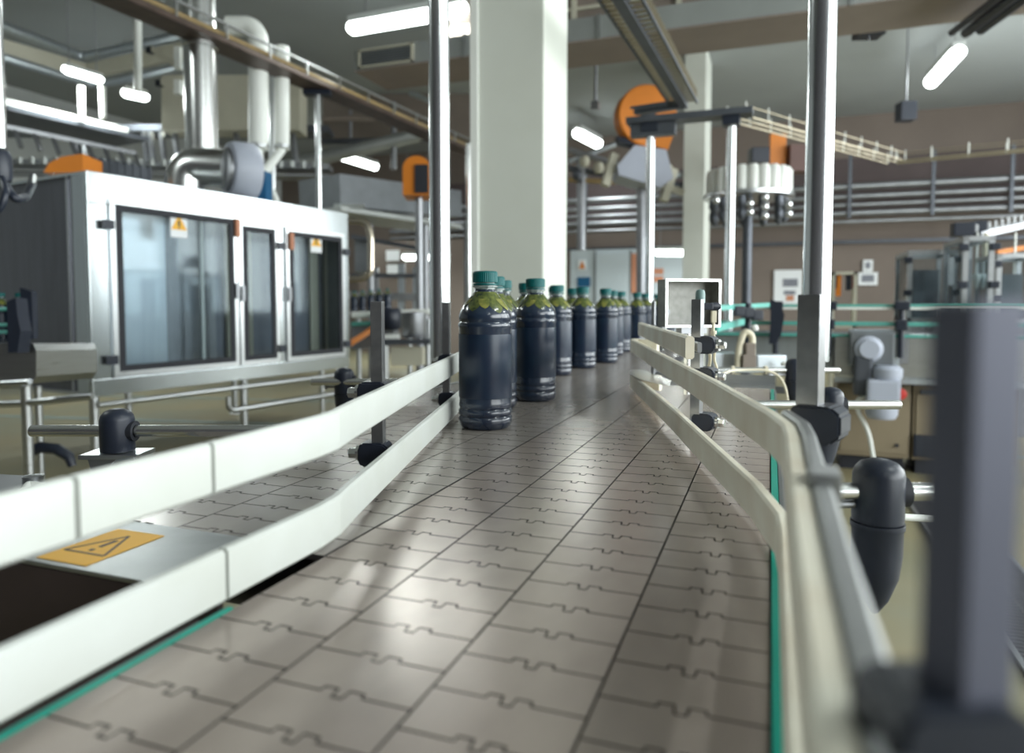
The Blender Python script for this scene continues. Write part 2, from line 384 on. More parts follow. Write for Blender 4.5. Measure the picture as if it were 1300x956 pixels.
# ------------------------------------------------------------------ posts, clamps, rods, brackets
def clamp_into(parent, c, rz, s=1., nut=True, nutside=-1):
    """black rail clamp: rounded block with a hex bolt"""
    T = Matrix.Translation(V(c)) @ Matrix.Rotation(rz, 4, 'Z')
    m = MB(); bm2 = bmesh.new()
    w, d, h = .034*s, .026*s, .026*s
    prof = [(-.5, -.30), (-.38, -.5), (.30, -.5), (.5, -.25), (.5, .3), (.3, .5), (-.38, .5), (-.5, .30)]
    A = [bm2.verts.new((x*w, -d/2, z*h)) for x, z in prof]; B = [bm2.verts.new((x*w, d/2, z*h)) for x, z in prof]
    bm2.faces.new(A); bm2.faces.new(list(reversed(B)))
    for k in range(8): bm2.faces.new((A[k], B[k], B[(k+1) % 8], A[(k+1) % 8]))
    bmesh.ops.bevel(bm2, geom=bm2.edges[:], offset=.0018*s, segments=2, affect='EDGES')
    m._merge(bm2, T)
    cl = m.build('clamp', blk, parent, label='black plastic clamp')
    if nut:
        n = MB(); u = T.to_3x3() @ V((nutside, 0, 0)); p = T @ V((nutside*w*.5, 0, 0))
        n.cyl(p, p+u*.004*s, .0085*s, n=20); n.lathe([(0, 0), (.0062*s, 0), (.0062*s, .008*s), (.005*s, .009*s), (0, .009*s)], p+u*.004*s, u, 6, sharp=True)
        n.build('bolt', steelh, cl)
    return cl
def rail_post(px, d, ztop, zbot, w, label, clamps, rz, group='square steel rail posts with black clamps', s=1., shift=(0, 0), m_=None, nutside=-1, nut=True):
    p = dp(px, 386, d); p = V((p.x, p.y, zbot))
    t = thing('rail_post', label, 'post', p, 0, group)
    m = MB(); m.box((p.x, p.y, (ztop+zbot)/2), (w, w, ztop-zbot), rz=rz, bev=w*.06); m.build('square_bar', m_ or post, t)
    for z in clamps: clamp_into(t, (p.x+shift[0], p.y+shift[1], z), rz, s, nut=nut, nutside=nutside)
    return t
ra_l = math.atan2(.152, .52)      # left rail flares to the left
rail_post(479, .80, 1.153, .96, .0135, 'square steel post with two black clamps behind the left rails, nearest bottle file', [1.048, .978], ra_l, shift=(-.004, .0), s=1.05)
rail_post(566, 1.287, 1.153, .93, .0125, 'short square post beside the tall left pole, half hidden by the front bottle', [1.045, .975], ra_l, shift=(.004, 0))
rail_post(886, 1.035, 1.157, .955, .0145, 'square steel post with three black clamps in front of the open steel box', [1.090, 1.044, .976], -.28, shift=(.012, .002), nutside=1)
rail_post(830, 1.80, 1.157, .965, .008, 'thin steel post between the last bottles and the open steel box', [1.085, 1.04], -.28, shift=(.01, 0), s=.8, nutside=1)
rail_post(1031, .60, 1.158, 1.045, .0185, 'thick square post carrying the tall right pole, by the rail bend', [1.048], -.35, shift=(.008, .0), s=1.25, nutside=1, nut=False)
# body of the big clamp hangs down as a tapered shell
def tapered_shell(parent, c, w, ztop, zbot):
    m = MB(); n = 8; prev = None
    rings = []
    for k in range(n+1):
        u = k/n; z = ztop+(zbot-ztop)*u; ww = w*(1-.9*u**2.2); dd = w*.7*(1-.5*u)
        cx = c[0]-(w-ww)*.25*math.cos(YAW)*.9; cy = c[1]-(w-ww)*.25*math.sin(YAW)
        rings.append([m.bm.verts.new((cx+math.cos(YAW)*math.cos(q)*ww/2-math.sin(YAW)*math.sin(q)*dd/2, cy+math.sin(YAW)*math.cos(q)*ww/2+math.cos(YAW)*math.sin(q)*dd/2, z)) for q in [2*PI*j/20 for j in range(20)]])
    for A, B in zip(rings, rings[1:]):
        for j in range(20): f = m.bm.faces.new((A[j], A[(j+1) % 20], B[(j+1) % 20], B[j])); f.smooth = True
    m.bm.faces.new(rings[0]); m.bm.faces.new(rings[-1])
    return m.build('lower_shell', blk, parent)
pp = dp(1047, 386, .60)
tb = bpy.data.objects['rail_post.004'] if 'rail_post.004' in bpy.data.objects else None
if tb: tapered_shell(tb, (pp.x+.002, pp.y+.001), .031, 1.058, .988)

def rod(px0, px1, y, z, r, label, m_=steelh):
    d = (CAMZ-z)*890/(y-386)*1.0
    a = onz(px0, y, z); b = onz(px1, y, z)
    m = MB(); m.lathe([(0, 0), (r*.8, 0), (r, r*.2), (r, (b-a).length-r*.2), (r*.8, (b-a).length), (0, (b-a).length)], a, b-a, 28, sharp=True)
    o = m.build('support_rod', m_); tag(o, label, 'rod', 'polished cross rods of the guide rails'); return a, b
RZc = .975
rod(39, 420, 547, RZc, .008, 'polished steel rod at far left passing through the black capped bracket')
rod(395, 540, 485, RZc, .008, 'polished steel rod behind the upper left rail near the tall left pole')
rod(935, 1143, 514, RZc, .008, 'middle polished rod right of the belt, under the tall right pole')
rod(905, 1066, 470, RZc, .008, 'farthest polished rod on the right with a cream cable tied along it')
rod(1046, 1187, 624, RZc, .0085, 'nearest polished rod on the right through the biggest black bracket')
o = MB().cyl(dp(1120, 655, .9), dp(1207, 660, .9), .0045).build('support_rod', whitep); tag(o, 'thin white rod poking out behind the biggest black bracket', 'rod')

def bracket(px, y, label, shell=.0, base=None, r=.022, hole=True, d=None):
    d = d or (CAMZ-RZc)*890/(y-386)
    c = dp(px, y, d); c.z = RZc
    t = thing('rod_bracket', label, 'bracket', (c.x, c.y, c.z-.03), YAW, 'black rod brackets')
    m = MB(); hb = .027
    m.lathe([(0, -hb), (r*.98, -hb), (r, -hb+.003), (r, .016), (r*.93, .022), (r*.72, .0275), (r*.4, .0305), (0, .032)], c, (0, 0, 1), 40)
    m.build('bracket_head', blk, t)
    u = cr.normalized(); m = MB()
    for sgn in (1,):
        q = c + u*sgn*(r*.80); m.lathe([(.0085, 0), (.0135, 0), (.0140, r*.35), (.0085, r*.35)], q, u*sgn, 24, sharp=True)
    m.build('bore_collar', blkr, t)
    if shell:
        m = MB(); m.lathe([(0, -hb-.001), (r*1.04, -hb-.001), (r*1.04, -hb-.006), (r*.98, -hb-.008), (r*.97, -hb-shell*.35), (r*.85, -hb-shell*.6), (r*.5, -hb-shell*.85), (r*.12, -hb-shell), (0, -hb-shell)], c, (0, 0, 1), 32)
        m.build('lower_shell', blk, t)
        n = MB(); q = c - u*(r*.9) + V((0, 0, -.012))
        arm_ = MB(); az = c.z-hb-shell*.45; tx = (XE+.013) if c.x > 0 else (XF-.013); arm_.bar((c.x, c.y, az), (tx, c.y+(c.x-tx)*.1, az), .012, .018); arm_.build('support_arm', steeld, t)
        n.cyl(q, q-u*.018, .0035, n=12); n.lathe([(0, 0), (.006, 0), (.006, .006), (0, .006)], q-u*.018, -u, 12, sharp=True); n.build('set_screw', steeld, t)
    return t, c
t, c = bracket(149, 547, 'black domed bracket on a folded steel plate at far left')
# folded steel support under it
u = cr.normalized(); v = V((-u.y, u.x, 0))
zt = RZc-.028
def W(a, b, z): return c + u*a + v*b + V((0, 0, z-c.z))
m = MB(); m.bar(W(-.040, 0, zt-.0035), W(.039, 0, zt-.0035), .05, .006, bev=.0008); m.build('support_plate', steel, t)
m = MB(); pts = [W(-.030, -.02, zt-.007), W(.012, -.02, zt-.007), W(.022, -.02, zt-.012), W(.020, -.02, zt-.045), W(-.012, -.02, zt-.075), W(-.020, -.02, zt-.055), W(-.024, -.02, zt-.03)]
m.prism(pts, v*.036); m.build('support_foot', steeld, t)
q = W(0, 0, zt-.055); MB().bar((q.x, q.y, q.z), (XF-.013, q.y-.01, q.z), .014, .02).build('support_arm', steeld, t)
m = MB(); m.tube([W(.012, -.024, zt-.009), W(.004, -.024, zt-.016), W(.006, -.024, zt-.026), W(.018, -.024, zt-.036), W(.022, -.024, zt-.03)], .003, bend=.006); m.tube([W(.012, -.024, zt-.009), W(.036, -.024, zt-.005)], .003); m.build('edge_lip', brushs, t)
m = MB(); m.tube([W(.020, -.015, zt-.05)] + [W(.036+.019*math.cos(q), -.015, zt-.030+.017*math.sin(q)) for q in [PI*.9-PI*1.0*k/10 for k in range(11)]], .0042); m.build('lock_ring', whitep, t)
bracket(437, 484, 'black capped bracket on the rod behind the upper left rail', shell=.06)
bracket(1054, 514, 'black bracket on the middle right rod, partly behind the square post', shell=.05)
bracket(1008, 470, 'small black bracket on the farthest right rod, left of the tall pole', shell=.06)
bracket(1115, 624, 'biggest black bracket in the right foreground with long tapered shell', shell=.088, r=.0225)

# tall poles
def tall_pole(px, d, z0, z1, r, label, group='tall steel poles', foot=False, m_=polem):
    p = dp(px, 386, d); t = thing('steel_pole', label, 'pole', (p.x, p.y, z0), 0, group)
    MB().cyl((p.x, p.y, z0), (p.x, p.y, z1), r, n=36, cap=True).build('pole_tube', m_, t)
    if foot: MB().lathe([(0, 0), (r*2.6, 0), (r*2.6, .012), (r*1.05, .014), (r*1.05, .05), (0, .05)], (p.x, p.y, 0)).build('base_flange', steeld, t)
    return t
tall_pole(559, 1.9, 0, ZC, .028, 'tall polished pole left of the white column, behind the front bottles', foot=True)
p = dp(1036, 386, .615)
t = thing('steel_pole', 'tall round steel pole on the right rising from the square post', 'pole', (p.x, p.y, 1.10), 0, 'tall steel poles')
MB().cyl((p.x, p.y, 1.10), (p.x, p.y, 2.6), .0115, n=36).build('pole_tube', polem, t)

# blurred foreground post
p = dp(1241, 386, .135)
t = thing('rail_post', 'thick blue-grey post blurred in the right foreground', 'post', (p.x, p.y, .93), YAW)
MB().box((p.x, p.y, 1.047), (.0115, .0115, .207), rz=YAW+.2, bev=.001).build('square_bar', nearpost, t)
clamp_into(t, (p.x-.004, p.y, 1.064), YAW, .8, nut=False)

# ------------------------------------------------------------------ bottles
def make_bottle(label, cat, grp):
    t = thing('juice_bottle', label, cat, (0, 0, 0), 0, grp)
    R = .0435
    body = [(0, .0015), (.030, 0), (.038, .001), (.0425, .006), (R, .012), (R, .017), (R-.0022, .0205), (R, .024), (R, .029), (R-.0022, .0325), (R-.0003, .037),
            (R-.0012, .042), (R-.0012, .160), (R, .163), (R+.0003, .168), (R-.0020, .1715), (R-.0012, .175), (R-.0005, .179), (R-.002, .185), (.0385, .192), (.0335, .200), (.0275, .2075), (.0215, .2145), (.0175, .220), (.0165, .225), (.0, .225)]
    b = MB().lathe(body, n=48).build('bottle_body', juice, t)
    MB().lathe([(R-.0006, .050), (R-.0004, .052), (R-.0004, .150), (R-.0006, .152)], n=48).build('label_sleeve', label_m, b)
    MB().lathe([(.0168, .219), (.0168, .226), (.0205, .2272), (.0205, .2292), (.0165, .2302), (.0160, .236), (0, .236)], n=36).build('bottle_neck', neckm, t)
    # leaf print wrapped on the shoulder
    sh = [(.179, R-.0005), (.185, R-.002), (.192, .0385), (.200, .0335), (.2075, .0275), (.2145, .0215), (.220, .0175), (.225, .0165)]
    def rad(z):
        for (z0, r0), (z1, r1) in zip(sh, sh[1:]):
            if z <= z1: return r0+(r1-r0)*(max(z, z0)-z0)/(z1-z0)
        return .0165
    for mm, cnt, off, zlo in ((leafm, 6, 0., .188), (leafy, 6, .5, .1925)):
        m = MB(); n = 9
        for i in range(cnt):
            a0 = 2*PI*(i+off)/6; lo = zlo+.003*math.sin(i*2.3)
            L = []
            for k in range(n+1):
                u = k/n; z = (.2195 if mm is leafm else .2085)-((.2195 if mm is leafm else .2085)-lo)*u; hw = (.0140 if mm is leafm else .0085)*(1-.55*u**3)*max(0, math.cos(PI/2*u**4))**.6+.0004
                tw = .18*math.sin(i*1.7)*u
                row = []
                for s_ in (-1, -.5, 0, .5, 1):
                    zz_ = z; r = rad(zz_)+(.0004 if mm is leafm else .0008)
                    aa = a0+tw+s_*hw/r
                    row.append(m.bm.verts.new((r*math.cos(aa), r*math.sin(aa), zz_)))
                L.append(row)
            for A, B in zip(L, L[1:]):
                for q in range(4): f = m.bm.faces.new((A[q], A[q+1], B[q+1], B[q])); f.smooth = True
        m.build('leaf_print' if mm is leafm else 'fruit_print', mm, b)
    # ribbed cap
    m = MB(); n = 72; rings = []
    for (r, z, rib) in ((.0192, .2345, 0), (.0196, .2350, 1), (.0196, .2500, 1), (.0188, .2520, 0), (.0165, .2528, 0)):
        rings.append([m.bm.verts.new(((r+(.0005 if rib and k % 2 else 0))*math.cos(2*PI*k/n), (r+(.0005 if rib and k % 2 else 0))*math.sin(2*PI*k/n), z)) for k in range(n)])
    for A, B in zip(rings, rings[1:]):
        for k in range(n): m.bm.faces.new((A[k], A[(k+1) % n], B[(k+1) % n], B[k]))
    m.bm.faces.new(rings[0]); m.bm.faces.new(rings[-1])
    m.lathe([(.0188, .2300), (.0196, .2303), (.0196, .2328), (.0188, .2331), (0, .2331)], n=48)
    m.build('bottle_cap', capm, t)
    return t
G = 'dark juice bottles with teal caps on the left conveyor'
spots = [(-.4325, 1.050, 'nearest and largest dark juice bottle, touching the left guide rail', .3),
         (-.4580, 1.385, 'second large bottle, standing free to the right of the nearest one', 1.1),
         (-.4980, 1.255, 'bottle directly behind the nearest one, mostly hidden by it', .6),
         (-.5600, 1.462, 'third in the file behind the nearest bottle, its cap peeking out rightmost', 1.9),
         (-.5720, 1.660, 'bottle peeking out left behind the second large bottle', 2.5),
         (-.5660, 1.905, 'bottle half hidden right behind the second large bottle', .2),
         (-.5520, 2.140, 'third bottle with a full body in view along the right side of the file', .9),
         (-.6180, 2.270, 'bottle cap showing between the third and fourth full bottles', 1.4),
         (-.5280, 2.360, 'fourth bottle with a full body in view, before the lower rail tip', 2.2),
         (-.5760, 2.700, 'fifth bottle along the right side of the file, narrower in view', .1),
         (-.5900, 2.930, 'sixth bottle along the right side of the file, behind the fifth', 1.2),
         (-.5740, 3.220, 'seventh bottle of the file, its foot hidden by the guide rails', 2.7),
         (-.5850, 3.520, 'eighth bottle of the file, just left of the thin post', .5),
         (-.5780, 3.860, 'ninth bottle of the file, right behind the thin post', 1.8),
         (-.5650, 4.200, 'last bottle visible left of the open steel box', 2.9),
         (-.6180, 2.060, 'bottle cap behind the half hidden one, next to the white column edge', .4)]
b0 = None
for i, (x, y, lb, a) in enumerate(spots):
    if b0 is None:
        b0 = make_bottle(lb, 'bottle', G); proto = b0
        for c_ in b0.children: c_.matrix_parent_inverse = Matrix.Identity(4)
        b0.matrix_basis = Matrix.Translation((x, y, BELT)) @ Matrix.Rotation(a, 4, 'Z')
    else: dup(b0, (x, y, BELT), a, lb)

# ------------------------------------------------------------------ open steel electrical box and its sensor
c = dp(880, 385, 1.27); ang = YAW+math.radians(13)
t = thing('steel_box', 'open steel junction box on edge behind the right rail post', 'box', (c.x, c.y, c.z-.043), ang)
TM = Matrix.Translation(c) @ Matrix.Rotation(ang, 4, 'Z')
bw, bh, bd, th = .108, .086, .034, .0022
m = MB()
def bx(m, x0, x1, y0, y1, z0, z1, T=TM):
    m.box(None, (x1-x0, y1-y0, z1-z0), M=T @ Matrix.Translation(((x0+x1)/2, (y0+y1)/2, (z0+z1)/2)))
bx(m, -bw/2, bw/2, bd-th, bd, -bh/2, bh/2)
bx(m, -bw/2, -bw/2+th, 0, bd, -bh/2, bh/2); bx(m, bw/2-th, bw/2, 0, bd, -bh/2, bh/2)
bx(m, -bw/2, bw/2, 0, bd, bh/2-th, bh/2); bx(m, -bw/2, bw/2, 0, bd, -bh/2, -bh/2+th)
m.build('box_shell', boxm, t)
m = MB(); F_ = .0035
bx(m, -bw/2-.0008, -bw/2+F_, -.002, 0, -bh/2, bh/2); bx(m, bw/2-F_, bw/2+.0008, -.002, 0, -bh/2, bh/2); bx(m, -bw/2, bw/2, -.002, 0, bh/2-F_, bh/2+.0008); bx(m, -bw/2, bw/2, -.002, 0, -bh/2-.0008, -bh/2+F_)
m.build('rim', steelh, t)
yax = (TM.to_3x3() @ V((0, -1, 0)))
for (x, z, r_, r2) in ((-.037, .011, .0036, 0), (-.037, -.001, .0030, 0), (-.037, -.016, .0072, .0035)):
    q = TM @ V((x, bd-th-.0002, z)); n = MB(); n.lathe([(0, 0), (r_, 0), (r_*.9, .0016), (r2, .0016), (r2, .0008), (0, .0008)], q, yax, 24, sharp=True); n.build('cable_gland', blkr if not r2 else steeld, t)
m = MB(); bx(m, -.020, .030, .004, .026, -bh/2-.012, -bh/2); m.build('mount_bracket', steeld, t)
m = MB(); q = TM @ V((-.02, .015, -bh/2-.012)); q2 = TM @ V((.02, .015, -bh/2-.012))
m.tube([q, q-V((0, 0, .012)), q2-V((0, 0, .012)), q2], .0025, bend=.006); m.cyl(TM @ V((0, .02, -bh/2-.012)), V((TM @ V((0, .02, 0))).to_tuple()[:2] + (RZc+.008,)), .006); m.build('support_stem', steelh, t)
# sensor
s0 = dp(889, 375, 1.10)
t = thing('photo_sensor', 'small black and grey photo sensor on top of the square post', 'sensor', s0)
m = MB(); m.lathe([(0, -.016), (.0075, -.016), (.0075, .004), (.006, .009), (0, .011)], s0-V((0, 0, .001)), (0, 0, 1), 24); m.build('sensor_head', mat('sensor_green_grey', (.18, .28, .27), .4, noise=.1, nscale=40), t)
m = MB(); s1 = dp(898, 389, 1.08); m.box(s1, (.016, .014, .011), rz=YAW, bev=.002); m.lathe([(0, 0), (.0062, 0), (.0062, .010), (.004, .014), (0, .014)], s1+cr*.006, cr, 20, sharp=True); m.build('plug_body', blk, t)
m = MB(); s2 = dp(906, 402, 1.08); m.box(s2, (.0075, .0075, .018), rz=YAW, bev=.001); m.build('plug_tag', cream, t)
cb = MB(); cb.tube([s2-V((0, 0, .009)), dp(905, 425, 1.08), dp(900, 440, 1.09), dp(902, 455, 1.1), dp(900, 466, 1.11)], .0024, bend=.02); cb.tube([dp(905, 420, 1.08), dp(909, 440, 1.08), dp(906, 455, 1.09), dp(910, 467, 1.1)], .002, bend=.01)
for q in ((906, 422), (905, 443)): cb.lathe([(0, -.0025), (.0045, -.0025), (.0045, .0025), (0, .0025)], dp(q[0], q[1], 1.08), (0, 0, 1), 12, sharp=True)
o = cb.build('cable', cream); tag(o, 'cream cable pair hanging from the sensor beside the square post', 'cable')
cb = MB(); pts = [dp(906, 482, 1.35), dp(914, 476, 1.6), dp(930, 470, 1.82), dp(972, 469, 1.83), dp(990, 477, 1.83), dp(998, 493, 1.83), dp(1001, 520, 1.83), dp(1001, 560, 1.83)]
cb.tube(pts, .0032, bend=.05)
for q in (930, 972): cb.lathe([(0, -.004), (.0115, -.004), (.0115, .004), (0, .004)], onz(q, 470, RZc), cr, 16, sharp=True)
o = cb.build('cable', cream); tag(o, 'cream cable tied along the farthest right rod and curving down', 'cable')

# steel cover at the far left edge
pl = [onz(-40, 600, .925), onz(38, 604, .925), onz(64, 616, .925), onz(30, 640, .925), onz(-40, 650, .925)]
t = thing('machine_cover', 'steel cover with pale rounded lip at the left edge, behind the upper rail', 'cover', pl[1])
MB().prism(pl, (0, 0, -.02)).build('cover_plate', steeld, t)
MB().tube([onz(-40, 640, .93), onz(0, 633, .93), onz(30, 624, .93), onz(36, 614, .93), onz(62, 618, .93)], .004, bend=.01).build('lip', whitep, t)
MB().lathe([(0, 0), (.012, 0), (.012, .008), (0, .008)], onz(42, 612, .926), (0, 0, 1), 16, sharp=True).build('latch_knob', steel, t)
MB().cyl((onz(10, 625, .925).x, onz(10, 625, .925).y, 0), onz(10, 625, .904), .02).build('leg', steeld, t)

# ------------------------------------------------------------------ columns
def column(name, pxl, pxr, pxs, Y, label):
    a = onY(pxl, 200, Y); b = onY(pxr, 200, Y); s = onX(pxs, 200, b.x)
    t = thing(name, label, 'column', ((a.x+b.x)/2, (Y+s.y)/2, 0), 0, 'cream painted columns')
    MB().span((a.x, Y, 0), (b.x, s.y, ZC), bev=.012).build('column_shaft', colm, t)
    return t, a, b, s
t, a, b, s = column('column', 598, 690, 720, 3.9, 'broad cream painted column in the centre behind the bottles')
MB().span((a.x-.0, 3.885, 0), (a.x+.05, 3.9, ZC), bev=.004).build('corner_strip', whitep, t)
column('column', 868, 895, 902, 11.2, 'slimmer distant cream column right of the orange disc')

# ------------------------------------------------------------------ big white-steel enclosure on the left
E0 = dp(115, 386, 4.5); E0.z = 0; ea = math.radians(8.5)
eu = V((math.sin(-ea)*-1, math.cos(ea), 0)); en = V((eu.y, -eu.x, 0))     # along the front, outward normal
def eu_px(px):
    r = ray(px, 386); # intersect plane through E0 normal en
    k = (E0-CAM).dot(en)/r.dot(en); return ((CAM+r*k)-E0).dot(eu)
def EP(u, n, z): return E0 + eu*u + en*n + V((0, 0, z))
EZ0, EZ1 = .55, 2.0; UL = eu_px(443)
enc = thing('machine_enclosure', 'large white-steel machine enclosure with three glazed doors on the left', 'machine', E0)
def eb(m, u0, u1, n0, n1, z0, z1, bev=0): m.bar(EP(u0, (n0+n1)/2, (z0+z1)/2), EP(u1, (n0+n1)/2, (z0+z1)/2), abs(n1-n0), z1-z0, bev=bev); return m
ud = [eu_px(q) for q in (140, 302, 356, 437)]
# front face frame
m = MB(); zt0, zt1, zb0, zb1 = 1.80, EZ1, EZ0, .66
eb(m, 0, UL, -.04, 0, zt0, zt1, bev=.004)
eb(m, 0, UL, -.05, -.002, zb0, zb1, bev=.004)
eb(m, 0, ud[0]+.0, -.04, -.001, zb1, zt0, bev=.003); eb(m, ud[2]-.02, ud[2]+.06, -.04, -.001, zb1, zt0, bev=.003); eb(m, ud[3], UL, -.04, -.001, zb1, zt0, bev=.003)
m.build('front_frame', encw, enc)
DEP = 1.6
m = MB(); eb(m, 0, UL, -DEP, -.04, EZ1-.02, EZ1-.001); m.build('roof_panel', encw, enc)
m = MB(); eb(m, -.0, .03, -.17, -.041, EZ0, EZ1-.02); m.build('corner_panel', brushs, enc)
m = MB(); eb(m, .03, .05, -DEP, -.17, EZ0+.02, EZ1-.02); m.build('side_panel', sideshade, enc, label='brushed side panel, dark reflections put into its colour')
m = MB(); eb(m, .020, .03, -.275, -.262, EZ0+.02, EZ1-.02); eb(m, .0, .03, -DEP, -.17, EZ0, EZ0+.02); m.build('side_seam', steel, enc)
m = MB(); eb(m, .05, UL, -DEP, -DEP+.02, EZ0, EZ1-.02); m.build('rear_panel', steeld, enc)
m = MB(); eb(m, UL-.02, UL-.001, -DEP, -.05, EZ0, EZ1-.02); m.build('end_panel', steeld, enc)
m = MB(); eb(m, .05, UL-.02, -DEP+.02, -.05, EZ0+.0, EZ0+.03); m.build('floor_pan', steel, enc)
# interior fittings
for k, u in enumerate((.9, 1.25, 1.7, 2.0, 2.3)):
    if u < UL-.1:
        m = MB(); m.cyl(EP(u, -.45-.1*(k % 2), EZ0+.03), EP(u, -.45-.1*(k % 2), EZ1-.03), .03); m.cyl(EP(u, -.45-.1*(k % 2), 1.22), EP(u, -.45-.1*(k % 2), 1.26), .055); m.build('inner_column', darkm, enc)
m = MB(); eb(m, .15, UL-.1, -.9, -.4, 1.02, 1.10); m.build('inner_carrier', darkm, enc)
m = MB(); m.prism([EP(ud[0]+.03, -.10, .60), EP(ud[0]+.52, -.16, .60), EP(ud[0]+.52, -.16, 1.95), EP(ud[0]+.03, -.10, 1.95)], en*-.01); m.build('inner_sheet', brushs, enc, label='added brushed sheet mirroring the windows behind the first pane')  # sheet added and angled so the first pane shows mirrored window light
m = MB(); m.prism([EP(ud[0]+.53, -.17, .60), EP(ud[1]-.03, -.22, .60), EP(ud[1]-.03, -.22, 1.95), EP(ud[0]+.53, -.17, 1.95)], en*-.01); m.build('inner_sheet', steeld, enc)
eb(MB(), ud[1], ud[3], -.30, -.28, .60, 1.95).build('inner_back_panel', deepb, enc)
m = MB(); eb(m, ud[1]+.1, ud[1]+.22, -.27, -.25, .62, 1.9); eb(m, ud[1]+.30, ud[1]+.36, -.27, -.25, .62, 1.9); eb(m, ud[2]+.60, ud[2]+.70, -.27, -.25, .62, 1.9); eb(m, ud[2]+.80, ud[2]+.84, -.27, -.25, .62, 1.9); m.build('inner_strip', trimc, enc)
m = MB(); eb(m, ud[1]-.27, ud[1]-.25, -.09, -.07, .68, 1.82); m.build('inner_rail', whitep, enc)
# doors
def door(u0, u1, z0, z1, hinge):
    w = .035
    d = MB(); n0, n1 = .001, .022
    eb(d, u0, u1, n0, n1, z1-w, z1, .002); eb(d, u0, u1, n0, n1, z0, z0+w, .002); eb(d, u0, u0+w, n0, n1, z0+w, z1-w, .002); eb(d, u1-w, u1, n0, n1, z0+w, z1-w, .002)
    D = d.build('door', steel, enc)
    g = MB(); k = .042
    for (a_, b_, c_, e_) in ((u0+w, u1-w, z1-w-k, z1-w), (u0+w, u1-w, z0+w, z0+w+k), (u0+w, u0+w+k, z0+w+k, z1-w-k), (u1-w-k, u1-w, z0+w+k, z1-w-k)): eb(g, a_, b_, n1-.006, n1+.004, c_, e_)
    g.build('gasket', blkr, D)
    eb(MB(), u0+w+k*.5, u1-w-k*.5, .008, .013, z0+w+k*.5, z1-w-k*.5).build('pane', glass, D)
    for zz_ in (z1-.13*(z1-z0)-.02, z0+.10*(z1-z0)):
        h = MB(); uu = u0 if hinge < 0 else u1
        eb(h, uu+(-.06 if hinge < 0 else -.02), uu+(.02 if hinge < 0 else .06), .0225, .036, zz_-.03, zz_+.03, .003); h.build('hinge', blk, D)
    h = MB(); uu = u1-.02 if hinge < 0 else u0+.02
    eb(h, uu-.015, uu+.015, .022, .045, (z0+z1)/2-.06, (z0+z1)/2+.06, .004); h.build('door_handle', steeld, D)
    return D
d1 = door(ud[0]+.005, ud[1]-.01, .665, 1.84, -1); d2 = door(ud[1]+.005, ud[2]-.03, .665, 1.80, 1); d3 = door(ud[2]+.055, ud[3]-.01, .665, 1.80, 1)
# orange grips on the door tops
for u, zz_ in ((ud[1]-.02, 1.76), (ud[2]+.10, 1.70)):
    eb(MB(), u-.02, u+.02, .024, .05, zz_-.09, zz_+.05, .006).build('orange_latch', orangep, enc)
# legs
for u in (.02, UL*.5, UL-.05):
    for n in (-.03, -DEP+.06):
        m = MB(); p = EP(u, n, 0); m.cyl((p.x, p.y, .02), (p.x, p.y, EZ0), .03, n=20); m.lathe([(0, 0), (.06, 0), (.06, .012), (.03, .03), (0, .03)], (p.x, p.y, 0)); m.build('leg', steel, enc)
m = MB(); m.tube([EP(.0, .05, .50), EP(UL*.9, .05, .50)], .018); m.tube([EP(1.0, .05, .44), EP(1.0, .05, .33), EP(UL*1.0, .05, .33)], .022, bend=.08); m.build('drain_pipe', steel, enc)
# triangular warning stickers
def warn(u, z, s, label):
    o = eb(MB(), u-s*.5, u+s*.5, .0135, .0150, z-s*.62, z+s*.62).build('warning_sticker', signw); tag(o, label, 'sticker', 'warning triangle stickers on the enclosure doors')
    m = MB(); m.prism([EP(u-s*.47, .0152, z-s*.22), EP(u+s*.47, .0152, z-s*.22), EP(u, .0152, z+s*.6)], en*.0008); m.build('yellow_triangle', yell, o)
    m = MB(); eb(m, u-s*.06, u+s*.06, .0161, .0166, z-s*.02, z+s*.28); eb(m, u-s*.06, u+s*.06, .0161, .0166, z-s*.14, z-s*.07); m.build('exclamation_symbol', signk, o)
warn(eu_px(228), 1.71, .135, 'white sticker with yellow triangle on the large first door pane')
warn(eu_px(401), 1.69, .135, 'white sticker with yellow triangle on the farthest door pane')

# things on the enclosure roof
def up_px(px, py, d): return dp(px, py, d)
p = dp(257, 200, 6.1)
t = thing('exhaust_duct', 'shiny round steel exhaust duct rising from the enclosure roof', 'duct', (p.x, p.y, 2.0))
MB().cyl((p.x, p.y, 2.45), (p.x, p.y, ZC), .134, n=32).build('vertical_duct', steelh, t)
for z in (2.46, 3.35, 4.4): MB().lathe([(.134, 0), (.146, .005), (.146, .035), (.134, .04)], (p.x, p.y, z), (0, 0, 1), 32).build('joint_band', steelh, t)
m = MB(); m.tube([(p.x, p.y, 2.48), (p.x, p.y, 2.30)], .13, n=24); m.build('duct_foot', steeld, t)
m = MB(); e1 = dp(234, 262, 5.75); e2 = dp(236, 206, 5.75); e3 = dp(290, 214, 5.75); m.tube([(e1.x, e1.y, 2.0), e2+V((0, 0, -.03)), e3], .155, n=28, bend=.24); m.build('elbow', steelh, t)
f0 = dp(303, 217, 5.85)
t = thing('extractor_fan', 'round grey extractor fan housing beside the shiny duct on the enclosure', 'fan', (f0.x, f0.y, 2.0))
ax = (cr*.70+V((cf.x, cf.y, 0))*.60).normalized()
m = MB(); m.lathe([(0, -.10), (.16, -.10), (.22, -.085), (.235, -.05), (.24, .10), (.22, .13), (.10, .14), (0, .135)], f0, ax, 40); m.build('fan_housing', lav, t)
m = MB(); m.lathe([(.0, -.135), (.15, -.135), (.175, -.12), (.18, -.10), (0, -.099)], f0, ax, 32); m.build('inlet_ring', steeld, t)
